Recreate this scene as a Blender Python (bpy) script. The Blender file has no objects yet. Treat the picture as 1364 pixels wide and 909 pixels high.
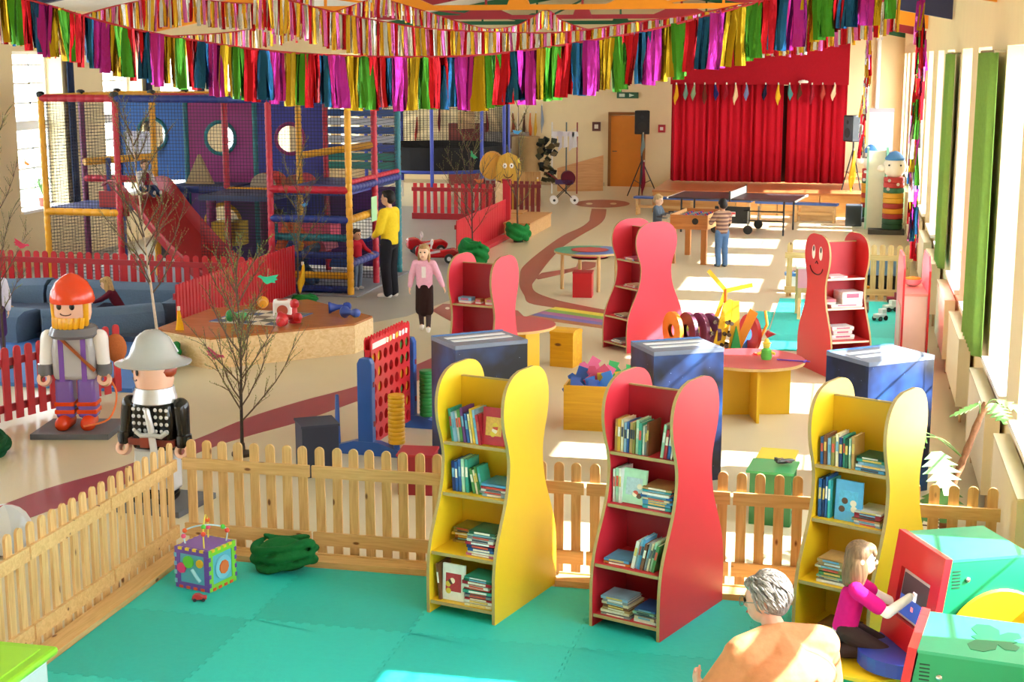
import bpy, bmesh, math, random
from mathutils import Vector, Matrix, Euler
random.seed(11)
SC = bpy.context.scene
COL = SC.collection
PI = math.pi
# ---------------------------------------------------------------- camera
F, CX, CY, CH = 1980., 682., 454.5, 3.7
PITCH, YAW = math.atan((454.5 - 76.) / F), 0.
YAW = math.atan((1140. - 682.) * math.cos(PITCH) / F)
cd = bpy.data.cameras.new('camera'); cam = bpy.data.objects.new('camera', cd); COL.objects.link(cam)
cam.location = (0, 0, CH); cam.rotation_euler = (PI / 2 - PITCH, 0, YAW)
cd.sensor_width = 36; cd.lens = F / 1364 * 36; cd.clip_end = 400
SC.camera = cam
# ---------------------------------------------------------------- light
w = bpy.data.worlds.new('sky'); SC.world = w; w.use_nodes = True
wn = w.node_tree.nodes; bgn = wn['Background']
bgn.inputs[0].default_value = (0.83, 0.92, 1.0, 1); bgn.inputs[1].default_value = 9.5
sd = bpy.data.lights.new('sun', 'SUN'); sun = bpy.data.objects.new('sun', sd); COL.objects.link(sun)
sd.energy = 21; sd.angle = math.radians(.6); sd.color = (1, .97, .92)
sun.rotation_euler = Vector((-1, -.01, -.86)).to_track_quat('-Z', 'Y').to_euler()
SC.view_settings.view_transform = 'Standard'; SC.view_settings.look = 'None'
SC.view_settings.exposure = 0.86; SC.view_settings.gamma = 1; SC.view_settings.use_curve_mapping = False
SC.cycles.use_denoising = True
SC.cycles.max_bounces = 10; SC.cycles.diffuse_bounces = 6; SC.cycles.transparent_max_bounces = 24
SC.cycles.sample_clamp_indirect = 8
# ---------------------------------------------------------------- pixel helpers (a pixel is a direction; the plane it meets gives the distance)
_fw = Vector((-math.sin(YAW) * math.cos(PITCH), math.cos(YAW) * math.cos(PITCH), -math.sin(PITCH)))
_rt = Vector((math.cos(YAW), math.sin(YAW), 0)); _up = _rt.cross(_fw)
def ray(x, y): return _fw + _rt * ((x - CX) / F) + _up * ((CY - y) / F)
def gp(x, y, z=0.):
    d = ray(x, y); t = (z - CH) / d.z; return Vector((d.x * t, d.y * t, z))
def ay(x, y, Y):
    d = ray(x, y); t = Y / d.y; return Vector((d.x * t, Y, CH + d.z * t))
def ax(x, y, X):
    d = ray(x, y); t = X / d.x; return Vector((X, d.y * t, CH + d.z * t))
# ---------------------------------------------------------------- materials
def lin(c):
    if isinstance(c, str):
        c = [int(c[i:i + 2], 16) / 255 for i in (0, 2, 4)]
    return tuple(x / 12.92 if x <= .04045 else ((x + .055) / 1.055) ** 2.4 for x in c) + (1,)
MATS = {}
def _base(name):
    m = bpy.data.materials.new(name); m.use_nodes = True
    n = m.node_tree.nodes; return m, n, m.node_tree.links, n['Principled BSDF']
def plain(c, rough=.45, metal=0., var=.08, scale=6., bump=0., spec=.5):
    """flat colour with faint procedural mottling"""
    k = ('p', c, rough, metal, var, scale, bump, spec)
    if k in MATS: return MATS[k]
    m, n, l, b = _base('paint_' + str(c)); MATS[k] = m
    b.inputs['Roughness'].default_value = rough; b.inputs['Metallic'].default_value = metal
    b.inputs['Specular IOR Level'].default_value = spec
    col = lin(c)
    tc = n.new('ShaderNodeTexCoord'); no = n.new('ShaderNodeTexNoise'); no.inputs['Scale'].default_value = scale; no.inputs['Detail'].default_value = 4
    l.new(tc.outputs['Object'], no.inputs['Vector'])
    mx = n.new('ShaderNodeMix'); mx.data_type = 'RGBA'
    mx.inputs[6].default_value = tuple(x * (1 - var) for x in col[:3]) + (1,); mx.inputs[7].default_value = tuple(min(1, x * (1 + var)) for x in col[:3]) + (1,)
    l.new(no.outputs['Fac'], mx.inputs[0]); l.new(mx.outputs[2], b.inputs['Base Color'])
    if bump:
        bp = n.new('ShaderNodeBump'); bp.inputs['Strength'].default_value = bump; bp.inputs['Distance'].default_value = .02
        l.new(no.outputs['Fac'], bp.inputs['Height']); l.new(bp.outputs[0], b.inputs['Normal'])
    return m
def cloth(c, scale=60., bump=.3): return plain(c, .9, 0, .12, scale, bump, .2)
def foil(c):
    k = ('f', c)
    if k in MATS: return MATS[k]
    m, n, l, b = _base('foil_' + c); MATS[k] = m
    b.inputs['Base Color'].default_value = lin(c); b.inputs['Metallic'].default_value = .85; b.inputs['Roughness'].default_value = .2
    tc = n.new('ShaderNodeTexCoord'); mp = n.new('ShaderNodeMapping'); mp.inputs['Scale'].default_value = (22, 22, 4)
    no = n.new('ShaderNodeTexNoise'); no.inputs['Scale'].default_value = 1.5; no.inputs['Detail'].default_value = 3
    bp = n.new('ShaderNodeBump'); bp.inputs['Strength'].default_value = .22; bp.inputs['Distance'].default_value = .03
    l.new(tc.outputs['Object'], mp.inputs[0]); l.new(mp.outputs[0], no.inputs['Vector']); l.new(no.outputs['Fac'], bp.inputs['Height']); l.new(bp.outputs[0], b.inputs['Normal'])
    return m
def wood(c, c2, axis=2, scale=1., rough=.5, knots=True):
    k = ('w', c, c2, axis, scale, rough, knots)
    if k in MATS: return MATS[k]
    m, n, l, b = _base('wood_' + c); MATS[k] = m
    b.inputs['Roughness'].default_value = rough
    tc = n.new('ShaderNodeTexCoord'); ob = n.new('ShaderNodeObjectInfo'); ad = n.new('ShaderNodeVectorMath')
    l.new(tc.outputs['Object'], ad.inputs[0]); l.new(ob.outputs['Location'], ad.inputs[1])
    mp = n.new('ShaderNodeMapping'); s = [14. * scale] * 3; s[axis] = 1.1 * scale; mp.inputs['Scale'].default_value = s
    l.new(ad.outputs[0], mp.inputs[0])
    no = n.new('ShaderNodeTexNoise'); no.inputs['Scale'].default_value = 2.2; no.inputs['Detail'].default_value = 5; no.inputs['Distortion'].default_value = 1.2
    l.new(mp.outputs[0], no.inputs['Vector'])
    cr = n.new('ShaderNodeValToRGB'); cr.color_ramp.elements[0].position = .33; cr.color_ramp.elements[1].position = .68
    cr.color_ramp.elements[0].color = lin(c2); cr.color_ramp.elements[1].color = lin(c)
    l.new(no.outputs['Fac'], cr.inputs[0]); out = cr.outputs[0]
    if knots:
        mk = n.new('ShaderNodeMapping'); s = [9. * scale] * 3; s[axis] = 4. * scale; mk.inputs['Scale'].default_value = s
        l.new(ad.outputs[0], mk.inputs[0])
        vo = n.new('ShaderNodeTexVoronoi'); vo.inputs['Scale'].default_value = 1.; l.new(mk.outputs[0], vo.inputs['Vector'])
        r2 = n.new('ShaderNodeValToRGB'); r2.color_ramp.elements[0].position = .07; r2.color_ramp.elements[1].position = .13
        r2.color_ramp.elements[0].color = (1, 1, 1, 1); r2.color_ramp.elements[1].color = (0, 0, 0, 1)
        l.new(vo.outputs['Distance'], r2.inputs[0])
        mx = n.new('ShaderNodeMix'); mx.data_type = 'RGBA'; l.new(r2.outputs[0], mx.inputs[0]); l.new(out, mx.inputs[6]); mx.inputs[7].default_value = lin('6b3d18')
        out = mx.outputs[2]
    l.new(out, b.inputs['Base Color']); return m
def glassy():
    if 'g' in MATS: return MATS['g']
    m = bpy.data.materials.new('window_glass'); m.use_nodes = True; n = m.node_tree.nodes; l = m.node_tree.links; n.clear()
    t = n.new('ShaderNodeBsdfTransparent'); g = n.new('ShaderNodeBsdfGlossy'); g.inputs['Roughness'].default_value = .03
    x = n.new('ShaderNodeMixShader'); x.inputs[0].default_value = .07; o = n.new('ShaderNodeOutputMaterial')
    l.new(t.outputs[0], x.inputs[1]); l.new(g.outputs[0], x.inputs[2]); l.new(x.outputs[0], o.inputs[0]); MATS['g'] = m; return m
def glow(c, s):
    m, n, l, b = _base('glow_' + c); b.inputs['Emission Color'].default_value = lin(c); b.inputs['Emission Strength'].default_value = s
    b.inputs['Base Color'].default_value = lin(c); return m
# ---------------------------------------------------------------- mesh builder
class MB:
    def __init__(s): s.v = []; s.f = []; s.m = []
    def add(s, vs, fs, m=0, X=None):
        o = len(s.v)
        s.v += [tuple(X @ Vector(p)) for p in vs] if X is not None else [tuple(p) for p in vs]
        s.f += [tuple(i + o for i in f) for f in fs]; s.m += [m] * len(fs); return s
    def box(s, c, d, m=0, rot=None):
        x, y, z = d[0] / 2, d[1] / 2, d[2] / 2
        vs = [(a * x, b * y, e * z) for a in (-1, 1) for b in (-1, 1) for e in (-1, 1)]
        fs = [(0, 1, 3, 2), (4, 6, 7, 5), (0, 4, 5, 1), (2, 3, 7, 6), (0, 2, 6, 4), (1, 5, 7, 3)]
        X = Matrix.Translation(c)
        if rot is not None: X = X @ (Euler(rot).to_matrix().to_4x4() if not isinstance(rot, Matrix) else rot.to_4x4())
        return s.add(vs, fs, m, X)
    def bb(s, a, b, m=0):
        return s.box([(a[i] + b[i]) / 2 for i in range(3)], [abs(b[i] - a[i]) for i in range(3)], m)
    def bar(s, a, b, wd, th, m=0):
        a = Vector(a); b = Vector(b); d = b - a
        return s.box((a + b) / 2, (wd, th, d.length), m, d.to_track_quat('Z', 'Y').to_matrix())
    def prism(s, poly, z0, z1, plane='xy', m=0, X=None, m2=None):
        n = len(poly)
        def P(p, z): return {'xy': (p[0], p[1], z), 'xz': (p[0], z, p[1]), 'yz': (z, p[0], p[1])}[plane]
        vs = [P(p, z0) for p in poly] + [P(p, z1) for p in poly]
        s.add(vs, [tuple(range(n))[::-1], tuple(range(n, 2 * n))], m, X)
        o = len(s.v) - 2 * n
        s.f += [(o + i, o + (i + 1) % n, o + n + (i + 1) % n, o + n + i) for i in range(n)]; s.m += [m if m2 is None else m2] * n
        return s
    def tube(s, path, r, n=8, m=0, cap=True):
        P = [Vector(p) for p in path]; k = len(P)
        R = r if isinstance(r, (list, tuple)) else [r] * k
        vs = []; up = None
        for i in range(k):
            t = (P[min(i + 1, k - 1)] - P[max(i - 1, 0)]).normalized()
            if up is None:
                up = Vector((0, 0, 1)) if abs(t.z) < .9 else Vector((1, 0, 0))
            a = t.cross(up)
            if a.length < 1e-5: a = t.cross(Vector((1, .3, 0)))
            a.normalize(); b = a.cross(t).normalized(); up = b
            for j in range(n):
                an = 2 * PI * j / n; vs.append(P[i] + (a * math.cos(an) + b * math.sin(an)) * R[i])
        fs = [(i * n + j, i * n + (j + 1) % n, (i + 1) * n + (j + 1) % n, (i + 1) * n + j) for i in range(k - 1) for j in range(n)]
        if cap: fs += [tuple(range(n))[::-1], tuple(range((k - 1) * n, k * n))]
        return s.add(vs, fs, m)
    def lathe(s, prof, n=16, c=(0, 0, 0), m=0, X=None, cap=True):
        vs = [(r * math.cos(2 * PI * j / n), r * math.sin(2 * PI * j / n), z) for r, z in prof for j in range(n)]; k = len(prof)
        fs = [(i * n + j, i * n + (j + 1) % n, (i + 1) * n + (j + 1) % n, (i + 1) * n + j) for i in range(k - 1) for j in range(n)]
        if cap: fs += [tuple(range(n))[::-1], tuple(range((k - 1) * n, k * n))]
        T = Matrix.Translation(c)
        return s.add(vs, fs, m, T @ X if X is not None else T)
    def ell(s, c, r, m=0, n=14, k=8, X=None):
        if not isinstance(r, (tuple, list)): r = (r, r, r)
        vs = [(0, 0, -r[2])]
        for i in range(1, k):
            a = -PI / 2 + PI * i / k
            vs += [(r[0] * math.cos(a) * math.cos(2 * PI * j / n), r[1] * math.cos(a) * math.sin(2 * PI * j / n), r[2] * math.sin(a)) for j in range(n)]
        vs.append((0, 0, r[2])); L = len(vs) - 1
        fs = [(0, 1 + (j + 1) % n, 1 + j) for j in range(n)] + [(L, L - n + j, L - n + (j + 1) % n) for j in range(n)]
        fs += [(1 + i * n + j, 1 + i * n + (j + 1) % n, 1 + (i + 1) * n + (j + 1) % n, 1 + (i + 1) * n + j) for i in range(k - 2) for j in range(n)]
        T = Matrix.Translation(c)
        return s.add(vs, fs, m, T @ X if X is not None else T)
    def cap(s, a, b, ra, rb, m=0, n=12):
        """tapered capsule"""
        a = Vector(a); b = Vector(b); d = b - a; L = max(d.length, 1e-4)
        X = Matrix.Translation(a) @ d.to_track_quat('Z', 'Y').to_matrix().to_4x4()
        pr = [(ra * math.cos(t), -ra * math.sin(t)) for t in (1.45, 1.0, .5)] + [(ra, 0), (rb, L)] + [(rb * math.cos(t), L + rb * math.sin(t)) for t in (.5, 1.0, 1.45)]
        return s.lathe(pr, n, (0, 0, 0), m, X)
    def etube(s, a, b, ra, rb, n=20, m=0):
        """straight flat-ended tube with elliptical section (rx, ry), upright-ish"""
        a = Vector(a); b = Vector(b); d = (b - a).normalized(); x = Vector((1, 0, 0)); y = d.cross(x).normalized(); vs = []
        for p, r in ((a, ra), (b, rb)): vs += [p + x * r[0] * math.cos(2 * PI * j / n) + y * r[1] * math.sin(2 * PI * j / n) for j in range(n)]
        return s.add(vs, [(j, (j + 1) % n, n + (j + 1) % n, n + j) for j in range(n)] + [tuple(range(n))[::-1], tuple(range(n, 2 * n))], m)
    def mesh(s, name, mats, smooth=False):
        me = bpy.data.meshes.new(name); me.from_pydata(s.v, [], s.f)
        for x in mats: me.materials.append(x)
        if len(mats) > 1: me.polygons.foreach_set('material_index', s.m)
        bm = bmesh.new(); bm.from_mesh(me); bmesh.ops.recalc_face_normals(bm, faces=bm.faces); bm.to_mesh(me); bm.free()
        if smooth:
            me.polygons.foreach_set('use_smooth', [True] * len(me.polygons)); me.set_sharp_from_angle(angle=.7)
        me.update(); return me
    def build(s, name, mats, parent=None, smooth=False, bevel=0, loc=None, rz=None):
        if not isinstance(mats, (list, tuple)): mats = [mats]
        o = bpy.data.objects.new(name, s.mesh(name, mats, smooth)); COL.objects.link(o)
        if parent is not None: o.parent = parent
        if loc is not None: o.location = loc
        if rz is not None: o.rotation_euler[2] = rz
        if bevel:
            b = o.modifiers.new('edge', 'BEVEL'); b.width = bevel; b.segments = 2; b.limit_method = 'ANGLE'
        return o
def tag(o, label, cat, group=None, kind=None):
    if label: o['label'] = label
    if cat: o['category'] = cat
    if group: o['group'] = group
    if kind: o['kind'] = kind
    return o
def thing(name, label, cat, loc=(0, 0, 0), rz=0., group=None, kind=None):
    o = bpy.data.objects.new(name, None); COL.objects.link(o); o.empty_display_size = .1
    o.location = loc; o.rotation_euler = (0, 0, rz); return tag(o, label, cat, group, kind)
def struct(o):
    o['kind'] = 'structure'; return o
def link(name, me, parent=None, loc=(0, 0, 0), rot=(0, 0, 0), sc=(1, 1, 1)):
    o = bpy.data.objects.new(name, me); COL.objects.link(o); o.parent = parent; o.location = loc; o.rotation_euler = rot; o.scale = sc; return o
def copy_tree(o, parent=None, kids=None):
    if kids is None:
        kids = {}
        for x in bpy.data.objects:
            if x.parent: kids.setdefault(x.parent, []).append(x)
    c = o.copy(); COL.objects.link(c); c.parent = parent
    for ch in kids.get(o, []): copy_tree(ch, c, kids)
    return c
def text(body, size, mat, parent, loc, rot, name='lettering', depth=.002, align='CENTER'):
    cu = bpy.data.curves.new(name, 'FONT'); cu.body = body; cu.size = size; cu.extrude = depth; cu.align_x = align; cu.align_y = 'CENTER'
    cu.materials.append(mat); o = bpy.data.objects.new(name, cu); COL.objects.link(o)
    me = bpy.data.meshes.new_from_object(o.evaluated_get(bpy.context.evaluated_depsgraph_get())); bpy.data.objects.remove(o)
    return link(name, me, parent, loc, rot)
def smoothpts(pts, n=6):
    """Catmull-Rom through points (any dimension)"""
    P = [Vector(p) for p in pts]; out = []
    for i in range(len(P) - 1):
        p0, p1, p2, p3 = P[max(i - 1, 0)], P[i], P[i + 1], P[min(i + 2, len(P) - 1)]
        for j in range(n):
            t = j / n
            out.append(.5 * ((2 * p1) + (p2 - p0) * t + (2 * p0 - 5 * p1 + 4 * p2 - p3) * t * t + (3 * p1 - p0 - 3 * p2 + p3) * t ** 3))
    out.append(P[-1]); return out
def bake(o, voxel, smooth=4):
    m = o.modifiers.new('r', 'REMESH'); m.mode = 'VOXEL'; m.voxel_size = voxel; s = o.modifiers.new('s', 'SMOOTH'); s.iterations = smooth; s.factor = .5
    me = bpy.data.meshes.new_from_object(o.evaluated_get(bpy.context.evaluated_depsgraph_get())); o.modifiers.clear(); old = o.data; o.data = me
    me.polygons.foreach_set('use_smooth', [True] * len(me.polygons))
    if not me.materials:
        for x in old.materials: me.materials.append(x)
    bpy.data.meshes.remove(old)
    return o
# ================================================================ the hall
XL, XR, YB = -14.3, 1.3, 43.
ZS, ZH, ZC, SL = .98, 3.8, 4.55, .187
RX = (XL + XR) / 2
wall_m = plain('e6d2a4', .8, var=.04, scale=3)
white_m = plain('f2efe6', .6, var=.03)
ceil_m = plain('ded9cf', .85, var=.03)
WINS = sorted(17.6 + 5.7 * k + s * 1.25 for k in range(-3, 5) for s in (-1, 1))
WW = 1.65
floor_m = plain('cabd9e', .3, var=.05, scale=1.6)
f = MB(); f.bb((XL - .5, -3, -.12), (XR + .5, YB + .4, 0)); struct(f.build('floor', floor_m))
def side_wall(name, x0, x1):
    b = MB(); b.bb((x0, -3, 0), (x1, YB, ZS)); b.bb((x0, -3, ZH), (x1, YB, ZC + .25))
    ys = [-3.] + [y for c in WINS for y in (c - WW / 2, c + WW / 2)] + [YB]
    for i in range(0, len(ys), 2): b.bb((x0, ys[i], ZS), (x1, ys[i + 1], ZH))
    return struct(b.build(name, wall_m))
side_wall('wall_right', XR, XR + .48); side_wall('wall_left', XL - .48, XL)
b = MB(); b.prism([(XL - .5, 0), (XR + .5, 0), (XR + .5, ZC + .2), (RX, ZC + 2), (XL - .5, ZC + .2)], YB, YB + .3, 'xz'); struct(b.build('wall_back', wall_m))
b = MB()
for s, x in ((1, XR + .5), (-1, XL - .5)):
    z0 = ZC - .5 * SL; zr = ZC + (XR - RX) * SL
    b.prism([(x, z0), (RX, zr), (RX, zr + .15), (x, z0 + .15)], -3, YB + .3, 'xz')
struct(b.build('ceiling', ceil_m))
b = MB(); b.prism([(XL - .5, 0), (XR + .5, 0), (XR + .5, ZC + .2), (RX, ZC + 2), (XL - .5, ZC + .2)], -3.3, -3, 'xz'); struct(b.build('wall_front', wall_m))
# windows: frame, glazing bars, transom, pane, sill
frame_m = plain('eef0ee', .45, var=.02); pane_m = glassy()
def make_window(n, side, yc):
    xg = XR + .36 if side > 0 else XL - .36
    t = thing('window_%d' % n, None, None, (xg, yc, ZS)); t['kind'] = 'structure'
    h = ZH - ZS; b = MB()
    for y in (-WW / 2 + .035, WW / 2 - .035): b.box((0, y, h / 2), (.08, .07, h))
    for z in (.03, h - .03): b.box((0, 0, z), (.08, WW, .06))
    b.build('window_frame', frame_m, t)
    MB().box((0, 0, 1.5), (.1, WW - .1, .17)).build('transom', frame_m, t)
    b = MB()
    q = .01 if side > 0 else .035
    for y in (-.27, .27): b.box((0, y, h / 2), (.02, q, h - .1))
    for z in (.36, .72, 1.08, 1.9, 2.25, 2.58): b.box((0, 0, z), (.02, WW - .1, q))
    b.build('glazing_bars', frame_m, t)['kind'] = 'stuff'
    MB().box((0, 0, h / 2), (.006, WW - .12, h - .1)).build('pane', pane_m, t)
    MB().box((-side * .17, 0, -.0), (.5, WW + .06, .05)).build('window_sill', white_m, t)
n = 0
for side in (1, -1):
    for yc in WINS:
        if side < 0 and yc < -9: continue
        n += 1; make_window(n, side, yc)
# roof trusses
def truss(Y, c, full, label):
    m = plain(c, .5, var=.05)
    t = thing('roof_truss', label, 'roof truss', (RX, Y, 0), 0, 'painted roof trusses'); t['kind'] = 'thing'
    hw = (XR - XL) / 2; ang = math.atan(SL)
    for s in (-1, 1):
        b = MB(); b.prism([(s * (hw - .02), ZC - .24 - .1), (0, ZC - .34 + hw * SL), (0, ZC - .02 + hw * SL), (s * (hw - .02), ZC - .02)], -.07, .07, 'xz')
        b.build('rafter', m, t)
    zc = 4.66
    MB().box((0, 0, zc), (10.4, .1, .1)).build('tie_beam', m, t)
    for x, w_, h_ in ((2.4, 1.7, .26), (-2.4, 1.7, .26), (0, .5, .22)):
        MB().prism([(x - w_ / 2, zc - .03), (x + w_ / 2, zc - .03), (x + .15, zc + h_), (x - .15, zc + h_)], -.06, .06, 'xz').build('gusset_plate', m, t)
    for x in (-4, -2.4, 0, 2.4, 4):
        MB().bar((x, 0, zc), (x, 0, ZC - .2 + (hw - abs(x)) * SL), .05, .05).build('hanger', m, t)
    for x in (-1, 1):
        MB().bar((x * 2.4, 0, zc), (x * .2, 0, ZC - .3 + hw * SL), .05, .05).build('diagonal', m, t)
        MB().bar((x * 2.4, 0, zc), (x * 4.2, 0, ZC - .3 + (hw - 4.2) * SL), .05, .05).build('diagonal', m, t)
truss(15.1, 'e8930f', 1, 'orange painted roof truss over the bookshelf area, first from the balcony')
truss(21.9, '262a55', 1, 'navy blue painted roof truss over the climbing frame')
truss(29.2, 'f0940c', 1, 'orange painted roof truss over the football table')
truss(36.3, 'a02234', 1, 'dark red painted roof truss above the stage front')
truss(42.4, '12613e', 1, 'green painted roof truss close to the end wall')
# end wall: door, exit sign, switch boxes
d = thing('door_1', None, None, (-6.36, YB, 0)); d['kind'] = 'structure'
MB().box((0, -.02, 1.02), (.94, .05, 2.04)).build('door_leaf', plain('c9781c', .5, var=.08), d)
b = MB(); b.box((-.5, -.03, 1.04), (.08, .1, 2.12)); b.box((.5, -.03, 1.04), (.08, .1, 2.12)); b.box((0, -.03, 2.1), (1.08, .1, .08)); b.build('door_frame', plain('8a5417', .5), d)
b = MB(); b.tube([(-.4, -.05, 1.02), (-.4, -.11, 1.02), (-.27, -.11, 1.02)], .012); b.build('door_handle', plain('55504a', .3, .8), d)
t = thing('exit_sign', 'small green emergency exit sign above the orange door', 'sign', (-6.35, YB - .05, 2.62))
MB().box((0, 0, 0), (.62, .06, .17)).build('panel', plain('1f5f42', .4), t)
b = MB(); b.box((-.16, -.035, 0), (.16, .01, .09)); b.build('running_figure', plain('cfe6d2', .5), t); MB().prism([(.05, -.05), (.2, 0), (.05, .05)], -.04, -.03, 'xz').build('arrow', plain('cfe6d2', .5), t)
t = thing('wall_clock', 'small square dark framed wall panel beside the orange door', 'wall panel', (-7.25, YB - .03, 1.72))
MB().box((0, 0, 0), (.24, .05, .26)).build('frame', plain('5a2a22', .5), t); MB().box((0, -.03, 0), (.11, .02, .12)).build('face', plain('e6dcc8', .5), t)
t = thing('fire_alarm_box', 'small red fire alarm box on the wall behind the loudspeaker', 'alarm', (-5.35, YB - .04, 1.68))
MB().box((0, 0, 0), (.2, .07, .22)).build('body', plain('b03038', .4), t); MB().box((0, -.04, 0), (.09, .02, .09)).build('button', plain('e8e0d8', .4), t)
# baseboards
MB().bb((XR - .02, 8, 0), (XR, YB, .1)).build('baseboard_right', plain('b9a887', .5))['kind'] = 'structure'
MB().bb((-14.3, YB - .02, 0), (-7, YB, .1)).build('baseboard_back', plain('b9a887', .5))['kind'] = 'structure'
# ---------------------------------------------------------------- floor markings, laid as thin vinyl inlays
def inlay(name, pts, c, z=.002, parent=None, raw=False):
    P = [p if raw else gp(*p) for p in pts]
    b = MB(); b.prism([(p[0], p[1]) for p in P], 0.0005, z, 'xy'); o = b.build(name, plain(c, .38, var=.06, scale=3), parent); return struct(o)
grey = [(-14.2, 18.2), (-8.4, 18.2), (-7.0, 18.9), (-6.2, 20.4), (-5.9, 22.4), (-6.4, 25.5), (-7.05, 27.2), (-7.05, 31.8), (-9.0, 36), (-14.2, 36)]
inlay('floor_marking', grey, '9f9c94', .0015, raw=True)
Z = lambda L, ox, oy, s: [(ox + a / s, oy + c / s) for a, c in L]
SN = '9c4138'
left = [(655, 170), (640, 240), (630, 275), (560, 325), (420, 390), (250, 510), (100, 640), (75, 720), (75, 800), (110, 870)]
right = [(775, 175), (760, 250), (700, 310), (560, 390), (450, 460), (390, 510), (290, 620), (205, 740), (175, 790), (205, 845)]
lw = Z([(x, y) for x, y in left], 680, 250, 6.06); rw = Z(right, 680, 250, 6.06)
lw += [(705, 404), (738, 410), (770, 414.5), (806, 420)]; rw += [(735, 398), (764, 405), (806, 413), (860, 422)]
lw += [(850, 428), (940, 441)]; rw += [(945, 435)]
lw = [tuple(p) for p in smoothpts(lw, 4)]; rw = [tuple(p) for p in smoothpts(rw, 4)]
inlay('floor_marking', lw + rw[::-1], SN)
hd = [(802 + 37 * math.cos(a), 271.5 + 5.2 * math.sin(a) * (1 if math.sin(a) < 0 else 1)) for a in [i * PI / 12 for i in range(24)]]
inlay('floor_marking', hd, SN, .0025)
for ex in (785, 817): inlay('floor_marking', [(ex + 4.5 * math.cos(a), 271.6 + 1.3 * math.sin(a)) for a in [i * PI / 6 for i in range(12)]], 'd9c9a8', .0035)
inlay('floor_marking', Z([(250, 690), (480, 655), (530, 640), (545, 605), (600, 597), (690, 605), (685, 640), (640, 660), (520, 672), (420, 700), (225, 742), (200, 730)], 680, 250, 6.06), SN, .0027)
inlay('floor_marking', [(575, 414), (590, 405), (640, 407), (690, 414), (700, 424), (680, 433), (640, 437), (600, 428)], SN)
for ex, ey in ((596, 411), (612, 420)): inlay('floor_marking', [(ex + 3 * math.cos(a), ey + 1.6 * math.sin(a)) for a in [i * PI / 6 for i in range(12)]], 'efe6d6', .0035)
# rainbow stripes
rb = ['d8c63a', '6f9a3c', '9a4f8c', '5a5aa4', 'a8683c']
for i, c in enumerate(rb):
    u0, u1 = i / 5, (i + 1) / 5
    L = lambda u: (740 - 42 * u, 409.2 + 14 * u); R = lambda u: (952 - 20 * u, 439 + 17 * u)
    inlay('floor_marking', [L(u0), R(u0), R(u1), L(u1)], c, .003)
# long dark red band in the near hall
tp = smoothpts([(-40, 690), (60, 652), (160, 623), (265, 584), (330, 557), (400, 535), (478, 514), (560, 484), (640, 446)], 4)
bt = smoothpts([(-40, 720), (60, 683), (160, 648), (268, 602), (335, 580), (400, 562), (478, 534), (560, 506), (640, 466)], 4)
inlay('floor_marking', [tuple(p) for p in tp] + [tuple(p) for p in bt][::-1], '8e2a3a')
# house seen through the windows of the far side
t = thing('neighbour_house', 'pale house with a grey gabled roof outside the windows', 'house', (-40, 40, 0))
MB().box((0, 0, 2.2), (10, 26, 4.4)).build('wall', plain('cfd6e0', .8), t)
MB().prism([(-6, 4.3), (6, 4.3), (0, 8.5)], -13.5, 13.5, 'xz').build('roof', plain('8f96a5', .8), t)
for y in range(-11, 12, 3):
    o = MB().box((5.02, y, 2.4), (.1, 1.1, 1.5)).build('window', plain('5f6a7c', .3), t)
MB().bb((-120, -60, -1.2), (90, 120, -1)).build('ground', plain('a9aaa4', .9))['kind'] = 'structure'
# ================================================================ picket fences
pine = wood('d9b27a', 'bf945a', 2, 1.); pine_h = wood('d9b27a', 'c49a60', 0, 1.)
red_m = plain('b3141f', .38, var=.1, scale=4); redd_m = plain('9c1420', .4, var=.1)
PICK = {}
def picket_mesh(w_, h, th, mat, top):
    k = (w_, h, th, mat.name, top)
    if k not in PICK:
        r = w_ / 2; po = [(-r, 0), (r, 0)]
        if top == 'round': po += [(r * math.cos(a), h - r + r * math.sin(a)) for a in [i * PI / 8 for i in range(9)]]
        else: po += [(r, h), (-r, h)]
        PICK[k] = MB().prism(po, -th / 2, th / 2, 'xz').mesh('picket', [mat])
    return PICK[k]
def fence(label, p0, p1, h=.845, pitch=.118, w_=.07, mat=None, rmat=None, rails=((.66, .09), (.14, .1)), top='round', th=.02, side=-1, group=None, name='picket_fence', z0=.002, seed=0):
    p0 = Vector((p0[0], p0[1], 0)); p1 = Vector((p1[0], p1[1], 0)); d = p1 - p0; L = d.length
    t = thing(name, label, 'fence', p0, math.atan2(d.y, d.x), group)
    n = max(2, int(round((L - .06) / pitch))); pm = picket_mesh(w_, h - z0, th, mat, top); rg = random.Random(seed)
    for i in range(n):
        o = link('picket', pm, t, (.03 + w_ / 2 + i * (L - .06 - w_) / (n - 1), 0, z0), (0, rg.uniform(-.008, .008), 0))
    for z, hh in rails:
        MB().box((L / 2, side * (th / 2 + .012), z), (L - .012, .024, hh)).build('rail', rmat or mat, t)
    return t
FY = 10.14
xs = [-4.88, -3.84, -2.80, -1.76, -.72, .32, 1.09]
nm = ['pine picket fence panel at the mat corner beside the activity cube', 'pine picket fence panel between the green bundle and the yellow bookcase', 'pine picket fence panel behind the yellow bookcase next to the red bookcase',
      'pine picket fence panel behind the tall red bookcase', 'pine picket fence panel in front of the green bench', 'pine picket fence panel in front of the potted monstera']
for i in range(6): fence(nm[i], (xs[i] + .004, FY), (xs[i + 1] - .004, FY), mat=pine, rmat=pine_h, group='pine fence around the turquoise mat', seed=i)
nl = ['meeting the corner by the black soldier figure', 'second from the corner by the black soldier figure', 'third from the corner by the black soldier figure', 'fourth from the corner, behind the lidded box', 'fifth from the corner, beyond the lidded box']
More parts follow.
